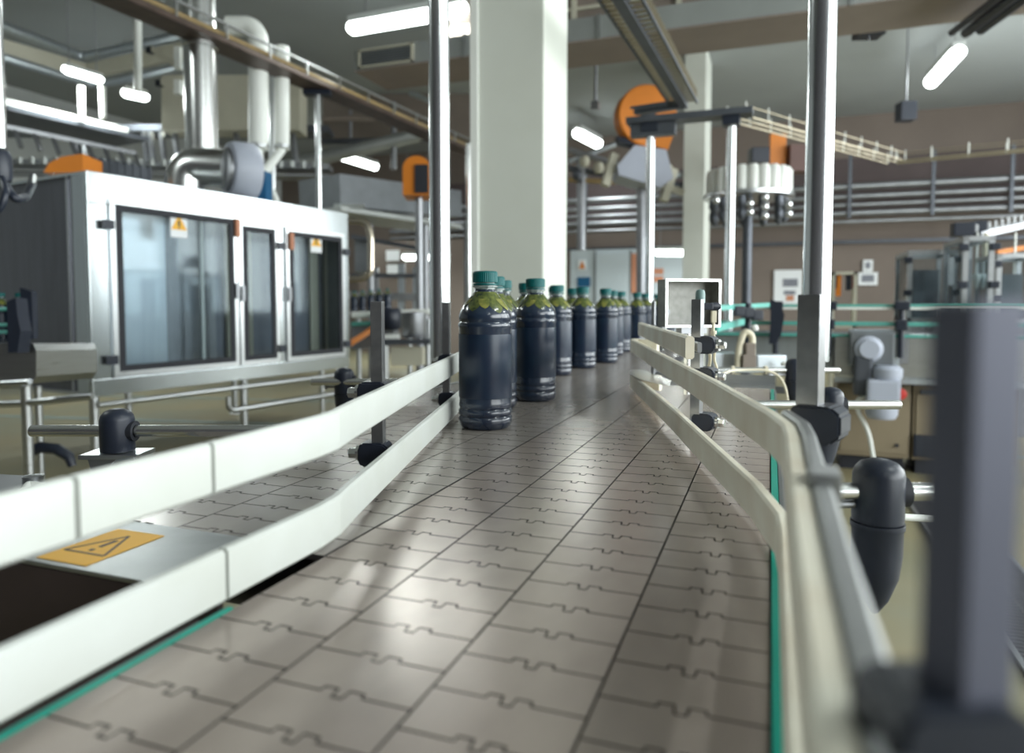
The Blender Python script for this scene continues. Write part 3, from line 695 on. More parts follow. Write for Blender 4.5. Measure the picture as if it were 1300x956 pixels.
m = MB(); q = dp(332, 238, 6.05); m.box(q, (.14, .14, .26), rz=.3, bev=.01); m.build('motor_mount', blue, t, label='blue motor mount')
MB().box((f0.x, f0.y, 2.02), (.2, .3, .04), rz=.3).build('fan_base', steeld, t)
for lab, pts, r in (('insulated white pipe, taller of the two by the exhaust duct, bending at its top', [(289, 33, 6.8), (318, 33, 6.8), (328, 45, 6.8), (328, 190, 6.8)], .093),
                    ('insulated white pipe, shorter of the two, nearer the tall thin pole', [(358, 60, 7.0), (358, 190, 7.0)], .072)):
    b_ = dp(*pts[-1]); t = thing('insulated_pipe', lab, 'pipe', (b_.x, b_.y, 2.0), 0, 'insulated white pipes')
    MB().tube([dp(*q) for q in pts], r, n=20, bend=.1).build('insulation', whitep, t)
    m = MB()
    if r > .06: m.tube([b_, dp(331, 225, 6.8), dp(348, 250, 6.7), dp(352, 268, 6.6)], .042, bend=.08)
    else: m.tube([b_, dp(358, 275, 7.0)], .044)
    m.build('bare_pipe', whitep, t)
    m = MB(); m.lathe([(r, 0), (r+.008, .01), (r+.008, .03), (r, .04)], (b_.x, b_.y, b_.z+.01), (0, 0, 1), 20); m.build('end_band', steel, t)
o = MB().tube([dp(346, 60, 7.2), dp(346, 272, 7.2)], .035, n=16).build('steel_pipe', steel); tag(o, 'slim steel pipe between the two insulated white pipes', 'pipe')
# orange chute and serrated guard
m = MB(); cpts = [dp(55, 219, 5.2), dp(62, 207, 5.2), dp(78, 199, 5.2), dp(105, 195, 5.2), dp(105, 219, 5.2)]
m.prism(cpts, cf*.25); o = m.build('orange_cover', orange); tag(o, 'curved orange cover on top of the enclosure at far left', 'cover')
m = MB()
for k in range(17):
    a_ = dp(108+k*5, 197+k*.9+(k % 2)*2.5, 5.6+.05*k); m.span((a_.x-(.012 if k % 2 else .022), a_.y-.02*(k % 2)-.01, 2.0), (a_.x+.02, a_.y+.02, a_.z))
o = m.build('link_guard', darkm); tag(o, 'dark ribbed chain guard behind the orange cover on the enclosure', 'guard')

# ------------------------------------------------------------------ left edge machine with a few bottles
g0 = dp(0, 386, 3.6)
t = thing('infeed_machine', 'rounded steel conveyor end with black bracket at the left picture edge', 'machine', dp(10, 386, 3.6)*1)
m = MB(); A_ = dp(-60, 0, 3.4)
def lp(px, py, d=3.4): return dp(px, py, d)
m.prism([lp(-60, 437), lp(42, 436), lp(46, 445), lp(46, 478), lp(40, 487), lp(-60, 492)], cf*.5); m.build('body_panel', steel, t)
m = MB(); m.tube([lp(-60, 492), lp(38, 486)], .02); m.tube([lp(-60, 515), lp(30, 512), lp(118, 503)], .018); m.build('lower_tube', steel, t)
m = MB(); m.cyl((lp(33, 490).x, lp(33, 490).y, .02), lp(33, 490), .024); m.build('leg', steel, t)
m = MB(); q = lp(48, 490, 4.0); m.cyl((q.x, q.y, .02), q, .02); m.build('leg', steel, t)
m = MB(); fq = [lp(40, 572, 3.6), lp(52, 568, 3.6), lp(72, 570, 3.6), lp(88, 580, 3.6), lp(92, 592, 3.6)]
m.tube(fq, [.03, .03, .028, .026, .02]); m.build('curved_foot', blk, t)
m = MB(); m.prism([lp(8, 383, 3.3), lp(20, 378, 3.3), lp(22, 400, 3.3), lp(26, 420, 3.3), lp(22, 448, 3.3), lp(10, 448, 3.3), lp(9, 410, 3.3)], cf*.08); m.prism([lp(25, 365, 3.5), lp(40, 370, 3.5), lp(42, 430, 3.5), lp(28, 432, 3.5)], cf*.04); m.build('guide_bracket', blk, t)
m = MB()
for y_ in (392, 412, 421): m.tube([lp(-60, y_+2, 3.5), lp(24, y_, 3.5)], .009)
m.build('guide_rail_bar', tealr, t)
for k, (px_, lab) in enumerate(((3, 'bottle on the left edge machine, cut by the picture edge'), (27, 'bottle on the left edge machine behind the black bracket'))):
    q = lp(px_, 437, 3.62); dup(b0, (q.x, q.y, q.z+.012), k, lab, 'bottles on the left edge machine')
# upper-left pole with black joint and hose
p = dp(7, 386, 2.6)
t = thing('steel_pole', 'steel pole in the top left corner ending in a black joint', 'pole', (p.x, p.y, 1.7), 0, 'tall steel poles')
MB().cyl((p.x, p.y, 1.72), (p.x, p.y, ZC), .024, n=28).build('pole_tube', polem, t)
MB().lathe([(0, 0), (.034, 0), (.038, .02), (.038, .09), (.03, .11), (0, .11)], (p.x, p.y, 1.60)).build('pole_joint', blk, t)
m = MB(); m.tube([(p.x, p.y, 1.62), dp(12, 245, 2.6), dp(20, 253, 2.6), dp(32, 251, 2.7), dp(40, 235, 2.9), dp(42, 225, 3.2)], .016, bend=.04); m.build('hose', blk, t)
m = MB(); m.tube([(p.x, p.y, 1.63), dp(8, 245, 2.5), dp(0, 268, 2.5), dp(-20, 275, 2.5)], .012, bend=.05); m.build('hose', blk, t)

# ------------------------------------------------------------------ lamps
def lamp(a, b, r, label, en_=60):
    a = V(a); b = V(b); c_ = (a+b)/2; d = (b-a); L = d.length; ux = d.normalized()
    t = thing('tube_lamp', label, 'lamp', c_, 0, 'long fluorescent lamps')
    m = MB(); m.lathe([(0, 0), (r*.6, .0), (r, .05), (r, L-.05), (r*.6, L), (0, L)], a, ux, 20); m.build('diffuser', lampe, t)
    m = MB(); m.bar(a+ux*.02+V((0, 0, r*.9)), b-ux*.02+V((0, 0, r*.9)), r*1.7, r*.9, bev=.008); m.build('lamp_housing', lampb, t)
    m = MB()
    for k in (.15, .85):
        q = a+d*k; m.cyl((q.x, q.y, q.z+r), (q.x, q.y, ZC), .006, n=8)
    m.build('hanger', steeld, t)
    Lg = bpy.data.lights.new('lamp_light', 'AREA'); Lg.shape = 'RECTANGLE'; Lg.size = .16; Lg.size_y = L; Lg.energy = en_; Lg.color = (.92, 1., .98)
    o = bpy.data.objects.new('lamp_light', Lg); COL.objects.link(o); o.location = c_-V((0, 0, r+.02)); o.rotation_euler = (0, 0, math.atan2(ux.y, ux.x)-PI/2)
    return t
lamp(onz(443, 36, 4.35), onz(592, 10, 4.35), .085, 'bright long lamp hanging top centre, left of the column')
lamp(onz(1218, 64, 4.6), onz(1181, 105, 4.6), .10, 'bright lamp hanging alone at upper right')
lamp(onz(427, 196, 4.3), onz(478, 212, 4.3), .09, 'distant slanting lamp between the thin pole and the orange housing')
lamp(onz(80, 87, 3.75), onz(130, 102, 3.75), .05, 'slim lamp glowing against the hanging pipes at upper left')
lamp(onz(155, 117, 4.3), onz(188, 124, 4.3), .07, 'small bright lamp right of the slim one, upper left')
lamp(onY(512, 326, 12.4), onY(549, 326, 12.4), .07, 'low distant lamp seen left of the tall left pole')
lamp(onY(832, 320, 12.6), onY(873, 320, 12.6), .07, 'low distant lamp just left of the slimmer column')
lamp(onz(732, 168, 4.6), onz(760, 183, 4.6), .11, 'small distant lamp below the ceiling between column and orange disc')
# lamps added behind and beside the camera to light the foreground, unseen in frame
for (x, y, e, lb) in ((2.6, 1.0, 45, 'added unseen lamp right of the belt, just beyond the right picture edge'), (2.6, -2.6, 20, 'added unseen lamp behind the photographer, right of the belt'), (-5.5, 1.2, 40, 'added unseen lamp over the left machine, beyond the left picture edge'), (4.6, 5.0, 60, 'added unseen lamp near the right windows, beyond the right picture edge')):
    lamp((x, y-.65, 4.35), (x, y+.65, 4.35), .07, lb, e)
# daylight through the right-hand windows
for a, b in wys:
    L = bpy.data.lights.new('window_daylight', 'AREA'); L.shape = 'RECTANGLE'; L.size = 3.8; L.size_y = b-a+.2; L.energy = 390; L.color = (.95, 1., .99)
    o = bpy.data.objects.new('window_daylight', L); COL.objects.link(o)
    o.matrix_world = Matrix.Translation((XR+.25, (a+b)/2, 2.8)) @ Matrix.Rotation(-PI/2, 4, 'Y') @ Matrix.Rotation(0, 4, 'Z')
    o.rotation_euler = (0, PI/2, 0)

# ------------------------------------------------------------------ ceiling duct, soffit, trays
t = thing('ventilation_duct', 'galvanised rectangular air duct crossing under the ceiling', 'duct', (0, 7.2, 3.75))
xl = onY(450, 95, 6.9).x
m = MB(); m.span((xl, 6.9, 3.76), (XR, 7.6, 3.98)); m.build('duct_body', duct, t)
m = MB(); m.span((xl, 6.895, 3.745), (XR, 7.62, 3.76)); m.build('duct_underside', ductb, t, label='underside, shading put in as brown')  # thin sheet carrying the underside's shading as brown colour
for px in (590, 760, 1080, 1250):
    x = onY(px, 60, 6.9).x; MB().span((x-.02, 6.88, 3.75), (x+.02, 6.895, 3.985)).build('duct_flange', steel, t)
g0_, g1_ = onY(455, 90, 6.88), onY(525, 78, 6.88)
m = MB(); zc = 3.87
m.span((g0_.x, 6.87, zc-.10), (g1_.x, 6.89, zc-.08)); m.span((g0_.x, 6.87, zc+.08), (g1_.x, 6.89, zc+.10)); m.span((g0_.x, 6.87, zc-.10), (g0_.x+.03, 6.89, zc+.10)); m.span((g1_.x-.03, 6.87, zc-.10), (g1_.x, 6.89, zc+.10))
gf = m.build('grille_frame', trimc, t)
m = MB()
for k in range(6): m.span((g0_.x+.03, 6.872, zc-.072+k*.025), (g1_.x-.03, 6.888, zc-.062+k*.025))
m.build('louvres', midm, gf)
xs0 = onY(700, 20, 7.2).x
t = thing('ceiling_soffit', 'brown panelled soffit with cream frames above the air duct', 'soffit', (0, 7.7, 4.12))
MB().span((xs0-1.2, 7.25, 3.985), (onY(1150, 20, 7.2).x, 8.1, ZC)).build('soffit_panel', ductb, t)
m = MB()
for z in (4.02, 4.19, 4.40): m.span((xs0, 7.21, z), (onY(945, 20, 7.2).x, 7.245, z+.035))
for px in (725, 790, 858, 942): x = onY(px, 20, 7.2).x; m.span((x, 7.20, 4.02), (x+.05, 7.245, 4.95))
m.build('cream_frame', trimc, t)
# dark pipes at top right
for k, (a_, b_) in enumerate((((1262, 0), (1208, 42)), ((1280, 0), (1226, 42)), ((1297, 0), (1245, 38)))):
    p0 = onz(*a_, 3.6); p1 = onz(*b_, 3.6)
    o = MB().tube([p0+(p0-p1)*.6, p1], .045 if k else .03).build('dark_pipe', blk); tag(o, ['thin dark pipe, leftmost of three at the top right corner', 'dark pipe in the middle of three at the top right corner', 'dark pipe, rightmost of three at the top right corner'][k], 'pipe', 'dark pipes under the duct')
for k, (px, py, w_) in enumerate(((1103, 30, .25), (1150, 142, .22))):
    q = dp(px, py, (6.9, 10.)[k]); t = thing('loudspeaker', ['dark box hung under the air duct, right of the tall right pole', 'dark small speaker hanging below the ceiling left of the right lamp'][k], 'speaker', q)
    MB().box(q, (w_, .2, .26), rz=.3, bev=.01).build('speaker_body', blk, t)
    MB().cyl((q.x, q.y, q.z+.12), (q.x, q.y, ZC if k else 3.745), .012, n=10).build('hanger', steeld, t)

def cable_tray(path, w, h, label, legs=(), cables=True, m_=traym):
    t = thing('cable_tray', label, 'cable tray', path[0])
    m = MB()
    P = [V(p) for p in path]
    for a_, b_ in zip(P, P[1:]):
        d = (b_-a_).normalized(); s_ = V((-d.y, d.x, 0))
        m.bar(a_, b_, w, .012); m.bar(a_+s_*w/2+V((0, 0, h/2)), b_+s_*w/2+V((0, 0, h/2)), .012, h); m.bar(a_-s_*w/2+V((0, 0, h/2)), b_-s_*w/2+V((0, 0, h/2)), .012, h)
    m.build('tray_channel', m_, t)
    m = MB()
    for a_, b_ in zip(P, P[1:]):
        d = (b_-a_).normalized(); s_ = V((-d.y, d.x, 0))
        m.bar(a_-s_*w*.42+V((0, 0, .165)), b_-s_*w*.42+V((0, 0, .165)), .025, .02)
    m.build('top_wire', chan, t)
    if cables:
        for k in range(5):
            o_ = (k-2)*w*.17; mm = (cablem, cabley, cablem, steel, cabley)[k]
            pts = []
            for i_, p_ in enumerate(P):
                d = (P[min(i_+1, len(P)-1)]-P[max(i_-1, 0)]).normalized(); s_ = V((-d.y, d.x, 0)); pts.append(p_+s_*o_+V((0, 0, .035+.05*(k % 2)+.012*k)))
            MB().tube(pts, .026, n=8).build('cable', mm, t)
        for a_, b_ in zip(P, P[1:]):
            d = (b_-a_); n_ = int(d.length/.5); dn = d.normalized(); s_ = V((-dn.y, dn.x, 0))
            for k in range(n_):
                q = a_+d*(k+.5)/n_; MB().bar(q-s_*w*.45+V((0, 0, .02)), q-s_*w*.45+V((0, 0, .17)), .02, .014, up=dn).build('tray_strap', steel, t)
    return t
ta, tb_ = onz(90, -22, 3.4), onz(600, 198, 3.4)
t = cable_tray([ta, tb_], .26, .035, 'long brown cable tray slanting down across the upper left')
p = onz(403, 114, 3.4)
tall = thing('steel_pole', 'thin pole carrying the slanting cable tray behind the enclosure', 'pole', (p.x, p.y, 0), 0, 'tall steel poles')
MB().cyl((p.x, p.y, 0), (p.x, p.y, 3.36), .030, n=24).build('pole_tube', polem, tall)
MB().box((p.x, p.y, 3.365), (.28, .12, .05), rz=.4, bev=.005).build('saddle', blk, tall)
o = MB().tube([dp(175, -30, 7.5), dp(175, 115, 7.5)], .04).build('drop_pole', whitep); tag(o, 'pale pole hanging from the ceiling at upper left, above the small lamp', 'pole', 'tall steel poles')
# ladder tray with shelf bar
za = 2.73
t = thing('ladder_tray', 'dark ladder cable tray dropping from top centre to the shelf bar', 'cable tray', onz(868, 130, za))
A_, B_, C_ = onz(780, -14, za), onz(868, 132, za), onz(806, 141, za)
m = MB()
for (a_, b_) in ((A_, B_), (B_, C_)):
    d = (b_-a_).normalized(); s_ = V((-d.y, d.x, 0))
    for q, hh in ((-.105, .02), (.0, .06), (.105, .02)):
        m.bar(a_+s_*q, b_+s_*q, .014 if q else .06, hh)
m.build('tray_channel', darkm, t)
m = MB(); d = (B_-A_); n_ = 34; dn = d.normalized(); s_ = V((-dn.y, dn.x, 0))
for k in range(n_):
    q = A_+d*k/n_; m.bar(q-s_*.105, q+s_*.105, .016, .010); m.bar(q+s_*.105, q+s_*.105+V((0, 0, .08)), .014, .014); m.bar(q-s_*.105, q-s_*.105+V((0, 0, .08)), .014, .014)
m.build('rung', wirem, t)
ys = onz(875, 150, 2.62).y
sa, sb = onY(797, 158, ys), onY(956, 143, ys)
t = thing('shelf_bar', 'dark steel shelf bar on two thin poles before the orange disc', 'support frame', ((sa.x+sb.x)/2, ys, 0))
m = MB(); m.span((sa.x, ys-.09, 2.60), (sb.x, ys+.09, 2.65), bev=.004); m.span((sa.x+.03, ys-.05, 2.50), (onY(858, 150, ys).x, ys+.05, 2.60)); m.build('beam', darkm, t)
for px in (825, 927):
    x = onY(px, 250, ys).x; MB().cyl((x, ys, 0), (x, ys, 2.6), .036, n=24).build('leg', polem, t); MB().box((x, ys, 2.57), (.13, .13, .08), bev=.006).build('pole_bracket', blk, t)
# wire tray on the right
zw = 2.86
t = thing('wire_tray', 'zinc wire basket tray crossing the right side below the ceiling', 'cable tray', onz(1140, 207, zw))
Q = [onz(935, 150, zw), onz(1138, 206, zw), onz(1330, 188, zw)]
m = MB()
for a_, b_ in zip(Q, Q[1:]):
    d = b_-a_; dn = d.normalized(); s_ = V((-dn.y, dn.x, 0))
    for q, hz in ((-.1, 0), (.1, 0), (-.1, .09), (.1, .09), (0, 0)): m.bar(a_+s_*q+V((0, 0, hz)), b_+s_*q+V((0, 0, hz)), .014 if hz == 0 else .008, .014 if hz == 0 else .008)
    n_ = int(d.length/.34)
    for k in range(n_+1):
        q = a_+d*k/n_
        for sd in (-.1, .1): MB().bar(q+s_*sd, q+s_*sd+V((0, 0, .13)), .014, .014).build('upright', whitep, t)
m.build('tray_wires', wirem, t)

# hanging pipe loops, upper left
for k, (pts, z, r_, lab) in enumerate(((((-30, 20), (105, 73), (245, 42)), 4.3, .06, 'upper steel pipe bending under the ceiling at upper left'),
                                      (((-30, 62), (120, 109), (245, 82)), 3.93, .05, 'lower steel pipe bending under the ceiling at upper left'))):
    o = MB().tube([onz(*q, z) for q in pts], r_, n=14, bend=.15).build('steel_pipe', brushs); tag(o, lab, 'pipe', 'pipes under the ceiling at upper left')
o = MB().strip([(onz(-30, 52, 4.1).x, onz(-30, 52, 4.1).y), (onz(110, 92, 4.1).x, onz(110, 92, 4.1).y), (onz(245, 62, 4.1).x, onz(245, 62, 4.1).y)], 4.02, 4.22, .05).build('cream_duct', trimc); tag(o, 'flat cream duct between the two bent ceiling pipes at upper left', 'duct')
t = thing('gantry', 'hanging gantry with pale front edge at upper left above the enclosure', 'gantry', onz(80, 150, 3.3))
a_, b_ = onz(-30, 122, 3.3), onz(160, 166, 3.3)
m = MB(); m.bar(a_, b_, .1, .07); m.build('front_edge', whitep, t)
m = MB(); m.bar(a_+V((-.3, .3, -.06)), b_+V((-.3, .3, -.06)), .8, .05); m.build('deck', darkm, t)
m = MB()
for k in range(9):
    q = a_+(b_-a_)*(k/8)+V((-.2, .3, -.2)); m.bar(q, q+V((.1, 0, -.22)), .04, .03)
m.bar(a_+V((-.2, .3, -.2)), b_+V((-.2, .3, -.2)), .05, .05); m.build('underframe', steeld, t)
for px in (104, 131): q = onz(px, 150, 3.3); MB().cyl((q.x, q.y, 3.3), (q.x, q.y, onz(px, 150, 3.3).z+.36), .035, n=14).build('hanger', whitep, t)
# overhead dark runway at mid height behind the enclosure (left)
t = thing('overhead_conveyor', 'dark overhead conveyor with hanging legs behind the enclosure', 'conveyor', dp(200, 170, 9.))
a_, b_ = dp(-20, 166, 10.9), dp(420, 168, 11.2)
m = MB(); m.bar(a_, b_, .5, .1); m.build('runway', darkm, t)
for px in (95, 103, 183, 191, 205, 222, 300, 372):
    q = dp(px, 168, 10.7); MB().bar(q, q+V((.05, 0, -.5)), .06, .06).build('hanger', steeld, t)
m = MB(); a2, b2 = dp(-20, 208, 10.4), dp(420, 214, 10.8); m.bar(a2, b2, .4, .08); m.bar(a2+V((0, 0, -.14)), b2+V((0, 0, -.14)), .4, .03); m.build('lower_track', steeld, t)
for k in range(30):
    q = a2+(b2-a2)*(k/30)+V((.1, -.25, -.05)); MB().lathe([(0, 0), (.04, 0), (.04, .10), (0, .10)], q, (0, 0, 1), 10, sharp=True).build('track_link', duct, t)
# cream handrail pieces by the duct
for k, (x0, y0, x1, y1, d) in enumerate(((193, 62, 222, 82, 7.), (205, 104, 222, 114, 7.))):
    t = thing('wall_bracket', ['cream wall bracket left of the shiny duct, upper of two', 'cream wall bracket left of the shiny duct, lower of two'][k], 'bracket', dp(x1, y1, d))
    MB().bar(dp(x0, y0, d), dp(x1, y1, d), .06, .05).build('arm', trimc, t); MB().bar(dp(x1+4, y0-2, d), dp(x1+4, y1+6, d), .06, .06).build('upright', whitep, t)
    MB().box(dp(x0-2, y0+2, d), (.06, .06, .06)).build('hook', blk, t)
o = MB().prism([dp(205, 95, 10.5), dp(380, 95, 10.5), dp(380, 165, 10.5), dp(205, 165, 10.5)], cf*.4).build('cream_beam', trimc); tag(o, 'deep cream beam behind the shiny duct and white pipes', 'beam')

# ------------------------------------------------------------------ orange machine parts
oc = dp(819, 149, 9.5)
t = thing('cap_feeder', 'orange disc shaped cap feeder with grey chute above the bottles', 'machine', oc-V((0, 0, 1)))
nv = (-cf+cr*.15); nv.z = 0; nv.normalize()
m = MB(); m.lathe([(.10, -.12), (.39, -.12), (.41, -.10), (.41, .10), (.39, .12), (.12, .12), (.10, .10), (.10, -.12)], oc, nv, 48); m.build('orange_disc', orange, t)
m = MB(); m.prism([dp(824, 178, 9.4), dp(856, 158, 9.4), dp(855, 172, 9.4), dp(848, 190, 9.4), dp(826, 184, 9.4)], cf*.2); m.build('orange_outlet', orange, t)
m = MB(); m.lathe([(0, -.08), (.098, -.08), (.098, .14), (.05, .16), (0, .16)], oc, nv, 24); m.build('hub', blk, t)
m = MB(); m.prism([dp(806, 184, 9.4), dp(846, 190, 9.4), dp(855, 226, 9.4), (dp(838, 238, 9.4)), dp(786, 222, 9.4), dp(784, 210, 9.4)], cf*.5); m.build('chute', lav, t)
m = MB(); m.prism([dp(783, 172, 9.4), dp(806, 178, 9.4), dp(804, 184, 9.4), dp(786, 180, 9.4)], cf*.2); m.build('motor', blk, t)
m = MB(); m.bar(dp(780, 196, 9.6), dp(768, 236, 9.6), .14, .1); m.bar(dp(855, 215, 9.6), dp(842, 255, 9.6), .14, .1); m.bar(dp(770, 210, 9.6), dp(868, 245, 9.6), .08, .08); m.build('support_arm', trimc, t)
m = MB(); q = dp(815, 240, 9.8); m.cyl((q.x, q.y, 0), q, .07); m.build('support_column', steeld, t)
# orange housing near the left pole
q = dp(529, 222, 8.5)
t = thing('orange_housing', 'orange round-topped housing left of the tall left pole', 'machine', q-V((0, 0, .3)))
m = MB(); arc = [q+cr*(.17*math.cos(a__))+V((0, 0, .08+.15*math.sin(a__))) for a__ in [PI*k/12 for k in range(13)]]
m.prism([q+cr*.17-V((0, 0, .24))]+arc+[q-cr*.17-V((0, 0, .24))], cf*.35); m.build('shell', orange, t)
m = MB(); m.bar(q+cr*.06+V((0, 0, -.22))-cf*.015, q+cr*.06+V((0, 0, .12))-cf*.015, .16, .03, up=cf); m.build('opening', blkr, t)
m = MB(); q2 = q+cf*.2; m.cyl((q2.x, q2.y, 0), (q2.x, q2.y, q.z-.24), .05); m.build('stand', steeld, t)
# filler carousel on the right with orange plate
k0 = dp(950, 232, 9.0)
t = thing('filler_carousel', 'white filler carousel of upright cylinders beyond the right pole', 'machine', (k0.x, k0.y, 0))
for k in range(22):
    a__ = 2*PI*k/22; x = k0.x+.46*math.cos(a__); y = k0.y+.46*math.sin(a__)
    MB().lathe([(0, 0), (.062, 0), (.07, .02), (.07, .27), (.05, .30), (0, .30)], (x, y, k0.z-.15), (0, 0, 1), 14).build('filler_cylinder', whitep, t)
m = MB(); m.lathe([(0, -.02), (.56, -.02), (.56, .02), (0, .02)], (k0.x, k0.y, k0.z-.18), (0, 0, 1), 36, sharp=True); m.lathe([(0, 0), (.38, 0), (.38, .3), (0, .3)], (k0.x, k0.y, k0.z-.16), (0, 0, 1), 30, sharp=True); m.build('ring_plate', steel, t)
m = MB()
for k in range(11):
    a__ = 2*PI*k/11; x = k0.x+.44*math.cos(a__); y = k0.y+.44*math.sin(a__); m.lathe([(0, 0), (.02, 0), (.05, .04), (.05, .12), (.03, .16), (.055, .2), (.05, .3), (0, .3)], (x, y, k0.z-.52), (0, 0, 1), 12)
m.build('nozzle_row', darkm, t)
for px, py in ((952, 258), (952, 269), (971, 250), (971, 262), (971, 274), (1001, 259), (1001, 271), (909, 254)): MB().lathe([(0, -.045), (.03, -.045), (.045, -.02), (.045, .02), (.03, .045), (0, .045)], dp(px, py, 8.4), (0, 0, 1), 14).build('valve_knob', polem, t)
MB().cyl((k0.x, k0.y, 0), (k0.x, k0.y, k0.z-.2), .06).build('pedestal', darkm, t)
q = dp(987, 195, 9.6)
t = thing('orange_plate', 'upright orange plate above the white filler carousel', 'guard', q-V((0, 0, .25)))
MB().box(q, (.22, .06, .52), rz=YAW, bev=.006).build('plate_panel', orange, t); MB().box(q+cr*.33+V((0, 0, -.08)), (.42, .3, .35), rz=YAW).build('drive_box', mat('brown_box', (.12, .06, .05), .5, noise=.2, nscale=4), t)
MB().box(dp(963, 198, 9.6), (.24, .2, .2), rz=YAW, bev=.01).build('motor', blk, t)

# ------------------------------------------------------------------ back wall pipes, partition, notices
Yp = 15.6
labs = ['topmost', 'second from the top', 'third from the top', 'fourth from the top', 'lowest']
for k, (py, r_) in enumerate(((232, .07), (245, .055), (256, .045), (267, .06), (278, .04))):
    q = onY(1180, py, Yp)
    o = MB().tube([(-9, Yp, q.z), (XR, Yp, q.z)], r_, n=12).build('wall_pipe', steeld); tag(o, 'long steel pipe along the back wall, %s of the five' % labs[k], 'pipe', 'horizontal pipes on the back wall')
t = thing('pipe_rack', 'dark hangers carrying the five back wall pipes', 'rack', (0, Yp, 2.6))
for px in (745, 1078, 1183, 1282, 600):
    x = onY(px, 250, Yp).x; MB().span((x-.03, Yp-.12, 2.85), (x+.03, Yp-.09, 4.1)).build('rack_post', darkm, t)
o = MB().span((-9, 16.38, 2.42), (XR, 16.46, 2.49)).build('wall_conduit', darkm); tag(o, 'dark conduit running low along the tan back wall', 'conduit')
o = MB().span((-9, 16.42, 3.0), (XR, 16.49, 4.2)).build('wall_band', mat('brown_wall_band', (.10, .075, .075), .7, noise=.15, nscale=2)); tag(o, 'dark brown band across the back wall behind the pipes', 'wall panel')
# partition with door
pa, pb = onY(724, 345, 14.4), onY(866, 345, 14.4)
m = MB(); m.span((pa.x, 14.4, 0), (pb.x, 14.5, 2.28)); ptn = m.build('wall_partition', bluep); ptn['kind'] = 'structure'
dr = MB(); xa, xb = onY(757, 345, 14.4).x, onY(800, 345, 14.4).x; dr.span((xa, 14.37, 0.01), (xb, 14.398, 2.2)); d_ = struct('door_1', dr, bluep)
m = MB(); m.span((xa-.03, 14.36, 0), (xa, 14.398, 2.24)); m.span((xb, 14.36, 0), (xb+.03, 14.398, 2.24)); m.build('door_frame', midm, d_)
def flat(name, px0, py0, px1, py1, Y, mm, label, cat, th=.02, group=None):
    a_ = onY(px0, py0, Y); b_ = onY(px1, py1, Y)
    o = MB().span((a_.x, Y, b_.z), (b_.x, Y+th, a_.z)).build(name, mm); tag(o, label, cat, group); return o
s_ = flat('warning_sign', 734, 330, 744, 342, 14.375, signw, 'small warning sign with orange triangle on the pale partition', 'sign')
q0, q1, q2_ = onY(735, 341, 14.37), onY(743, 341, 14.37), onY(739, 331, 14.37)
MB().prism([q0, q1, q2_], (0, .003, 0)).build('orange_triangle', orange, s_)
flat('blue_notice', 733, 352, 749, 364, 14.375, blue, 'dark blue notice board low on the pale partition', 'notice')
flat('salmon_board', 801, 322, 815, 372, 14.375, orangep, 'salmon coloured strip at the right end of the pale partition door', 'panel')
for k, y in enumerate((341, 351)): flat('pink_notice', 830, y, 842, y+7, 14.375, orangep, ['upper pinkish notice beside the slimmer column', 'lower pinkish notice beside the slimmer column'][k], 'notice', group='pink notices on the partition')
s_ = flat('wall_poster', 983, 343, 1018, 386, 16.44, signw, 'white poster with dark picture on back wall left of the tall right pole', 'poster')
flat_ = lambda px0, py0, px1, py1, mm, par, nm: MB().span((onY(px0, py0, 16.43).x, 16.43, onY(px0, py1, 16.43).z), (onY(px1, py0, 16.43).x, 16.438, onY(px0, py0, 16.43).z)).build(nm, mm, par)
flat_(994, 354, 1013, 364, signg, s_, 'printed_picture'); flat_(995, 369, 1010, 374, signg, s_, 'printed_picture'); flat_(998, 375, 1008, 382, orangep, s_, 'printed_picture')
s_ = flat('wall_notice', 1096, 330, 1108, 345, 16.44, signw, 'small upper white paper notice on the tan back wall', 'notice'); flat_(1099, 333, 1105, 341, signg, s_, 'printed_lines')
s_ = flat('wall_notice', 1090, 346, 1114, 362, 16.44, signw, 'wider lower white paper notice on the tan back wall', 'notice'); flat_(1094, 349, 1110, 358, signg, s_, 'printed_lines')
s_ = flat('wall_notice', 490, 318, 507, 331, 14.4, signw, 'upper white paper seen left of the tall left pole', 'notice')
s_ = flat('wall_notice', 491, 336, 507, 348, 14.4, signw, 'lower white paper seen left of the tall left pole', 'notice')
m = MB(); m.span((onY(455, 300, 14.45).x, 14.45, 0), (onY(600, 300, 14.45).x, 14.5, 2.6)); ptn = m.build('wall_inner', wallm); ptn['kind'] = 'structure'

# ------------------------------------------------------------------ cross conveyor with gear motor on the right
Yc = 5.2
def cY(px, py, Y=Yc): return onY(px, py, Y)
XA, XB = cY(905, 440).x, 3.6
t = thing('cross_conveyor', 'grey steel cross conveyor with teal guide strips beyond the right pole', 'conveyor', ((XA+XB)/2, Yc+.15, 0))
zt_, zb_ = cY(1100, 424).z, cY(1100, 478).z
m = MB(); x1060 = cY(1060, 440).x; m.span((x1060, Yc, zb_), (XB, Yc+.03, zt_), bev=.003); m.build('side_panel', steel, t)
m = MB(); m.span((XA, Yc+.12, zb_+.02), (x1060, Yc+.15, zt_-.0), bev=.003); m.build('side_panel', brushs, t)
m = MB(); m.span((XA, Yc+.4, zb_), (XB, Yc+.43, zt_)); m.build('side_panel', steeld, t)
m = MB(); m.span((XA, Yc+.031, zt_-.03), (XB, Yc+.4, zt_-.006)); m.build('belt_top', midm, t)
m = MB(); m.span((x1060, Yc-.03, zb_-.04), (XB, Yc-.001, zb_-.004)); m.build('lower_ledge', brushs, t)
for k, (py, mm, r_) in enumerate(((388, tealr, .009), (391.5, whitep, .008), (411, tealr, .013), (426, tealr, .010))):
    z = cY(1100, py).z; m = MB(); m.span((XA, Yc-.03, z-r_), (XB, Yc-.03+.02, z+r_), bev=.003); m.build('guide_strip', mm, t)
